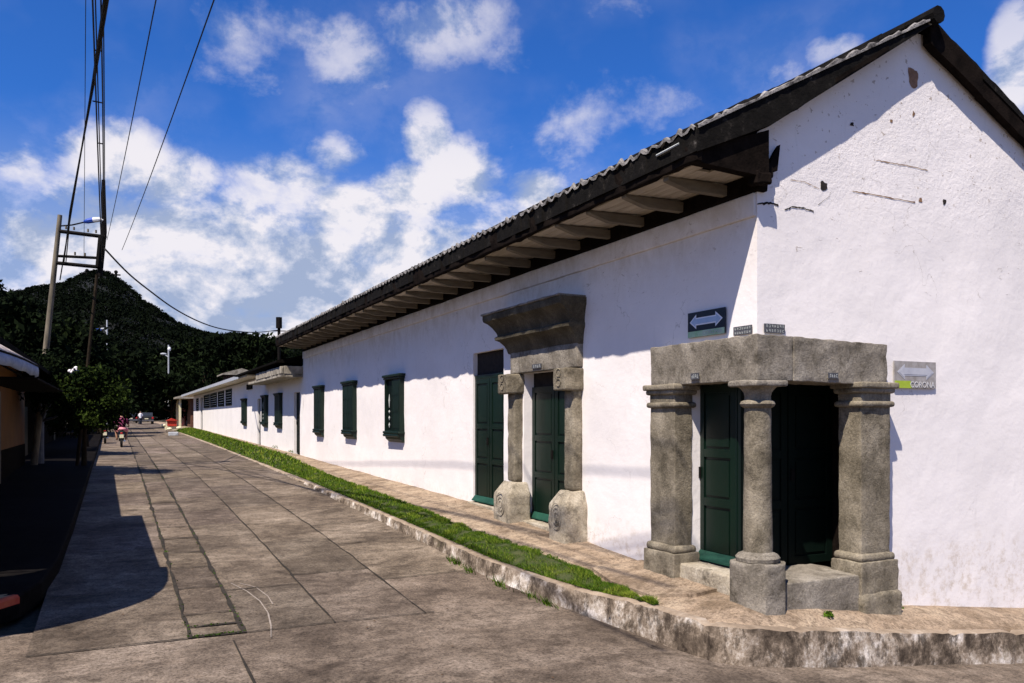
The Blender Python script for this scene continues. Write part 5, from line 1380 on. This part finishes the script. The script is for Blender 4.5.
n1 = wn(6.5, 12, .62, (0,0,0), .15); n1b = wn(6.5, 12, .62, (.022,-.03,0), .15)
n2 = wn(3.0, 5, .5, (5,2,0)); n3 = wn(14, 8, .6, (2,8,1))
def blobs(lst):
    acc = None
    for (px, py, rx, ry, w) in lst:
        a0 = TH+math.atan((px-512)/F); e0 = math.atan((HY-py)/F*math.cos(math.atan((px-512)/F)))
        k = math.cos(math.atan((px-512)/F)); ra = rx/F*k*k; re = ry/F*k
        dx = math_n(nt, 'MULTIPLY', math_n(nt, 'SUBTRACT', azn, a0), 1/ra); dy = math_n(nt, 'MULTIPLY', math_n(nt, 'SUBTRACT', eln, e0), 1/re)
        r2 = math_n(nt, 'ADD', math_n(nt, 'MULTIPLY', dx, dx), math_n(nt, 'MULTIPLY', dy, dy))
        v = math_n(nt, 'MULTIPLY', math_n(nt, 'SUBTRACT', 1.0, math_n(nt, 'MULTIPLY', r2, .5)), w)
        v = math_n(nt, 'MAXIMUM', v, -.6)
        acc = v if acc is None else math_n(nt, 'MAXIMUM', acc, v)
    return acc
bl = blobs([(125,165,66,34,1.0),(170,185,50,34,.95),(85,200,60,34,.75),(20,170,50,36,.6),(428,140,26,30,1.0),(455,178,46,38,1.1),(425,195,60,34,1.05),(365,212,56,30,1.0),(340,152,34,20,.8),(535,190,30,20,.8),(240,235,190,44,.95),(430,255,140,60,1.0),(40,248,110,50,.95),(290,255,130,44,1.05),(480,150,60,30,.4),(300,292,260,50,1.1),(130,290,140,45,1.0),(250,340,340,46,1.1),(300,190,70,40,.55),
            (1015,62,26,48,1.2),(1080,110,70,70,1.1),(832,52,26,14,.55),(770,75,40,14,.4),(345,60,40,38,.7),(300,30,50,22,.45),(225,30,60,32,.6),(255,75,60,24,.42),(450,22,70,32,.64),(505,45,30,24,.45),(600,140,170,36,.32),(700,95,120,28,.36),(640,8,150,10,.2)])
# cloud density
dens = math_n(nt, 'ADD', math_n(nt, 'MULTIPLY', bl, 1.15), math_n(nt, 'ADD', -.32, math_n(nt, 'MULTIPLY', math_n(nt, 'SUBTRACT', n1, .5), 2.6)))
m1 = nt.nodes.new('ShaderNodeMapRange'); m1.interpolation_type = 'SMOOTHSTEP'; m1.inputs['From Min'].default_value = -.10; m1.inputs['From Max'].default_value = .80; nt.links.new(dens, m1.inputs['Value'])
# general soft veil towards the horizon, and thin wisps
hz = nt.nodes.new('ShaderNodeMapRange'); hz.interpolation_type = 'SMOOTHSTEP'; hz.inputs['From Min'].default_value = .34; hz.inputs['From Max'].default_value = .14; hz.inputs['To Min'].default_value = 0; hz.inputs['To Max'].default_value = .8; nt.links.new(eln, hz.inputs['Value'])
wv = nt.nodes.new('ShaderNodeMapRange'); wv.inputs['From Min'].default_value = .44; wv.inputs['From Max'].default_value = .80; wv.inputs['To Max'].default_value = .65; nt.links.new(n2, wv.inputs['Value'])
veil = math_n(nt, 'MAXIMUM', hz.outputs[0], math_n(nt, 'MULTIPLY', wv.outputs[0], n3))
mask = math_n(nt, 'MAXIMUM', m1.outputs[0], veil, True)
th_ = nt.nodes.new('ShaderNodeMapRange'); th_.interpolation_type = 'SMOOTHSTEP'; th_.inputs['From Min'].default_value = .28; th_.inputs['From Max'].default_value = .42; th_.inputs['To Min'].default_value = .96; th_.inputs['To Max'].default_value = .66; nt.links.new(eln, th_.inputs['Value'])
mask = math_n(nt, 'MULTIPLY', mask, th_.outputs[0])
# cloud light: bright towards the sun side, bluish grey in thick parts and bases
lit = math_n(nt, 'ADD', .55, math_n(nt, 'MULTIPLY', math_n(nt, 'SUBTRACT', n1, n1b), 7.0))
lit = math_n(nt, 'ADD', lit, math_n(nt, 'MULTIPLY', math_n(nt, 'SUBTRACT', eln, .24), 1.2))
lit = math_n(nt, 'ADD', lit, math_n(nt, 'MULTIPLY', math_n(nt, 'SUBTRACT', n3, .5), .8), True)
cr = ramp(nt, lit, [(.06, (4.0,4.8,6.7)), (.40, (6.0,6.5,8.0)), (.92, (9.8,9.4,9.8))])
# the sky's own blue
hs = nt.nodes.new('ShaderNodeMix'); hs.data_type = 'RGBA'; hs.blend_type = 'MULTIPLY'; hs.inputs[0].default_value = 1
nt.links.new(sky.outputs[0], hs.inputs[6]); hs.inputs[7].default_value = (.30,.80,1.62,1)
skyc = mixc(nt, mask, hs.outputs[2], cr.outputs[0])
nt.links.new(skyc, bg.inputs['Color']); bg.inputs['Strength'].default_value = .060
sl = bpy.data.lights.new('sun', 'SUN'); sl.energy = 5.0; sl.angle = math.radians(.53); sl.color = (1, .905, .80)
so = bpy.data.objects.new('sun', sl); COL.objects.link(so); so.rotation_euler = sd.to_track_quat('-Z', 'Y').to_euler(); so.location = (-10, -8, 18)
cam = bpy.data.cameras.new('camera'); co = bpy.data.objects.new('camera', cam); COL.objects.link(co)
cam.sensor_width = 36; cam.lens = 36*F/1024; cam.shift_y = (HY-341.5)/1024; cam.clip_start = .1; cam.clip_end = 5000
co.location = (0, 0, 0); co.rotation_euler = (PI/2, 0, -TH)
scene.camera = co
for o in scene.objects:
    if o.parent is None and o.type != 'LIGHT': o.location.z += LIFT
scene.view_settings.view_transform = 'Standard'; scene.view_settings.look = 'None'; scene.view_settings.exposure = 0.64; scene.view_settings.gamma = 1
scene.cycles.max_bounces = 6; scene.cycles.diffuse_bounces = 3
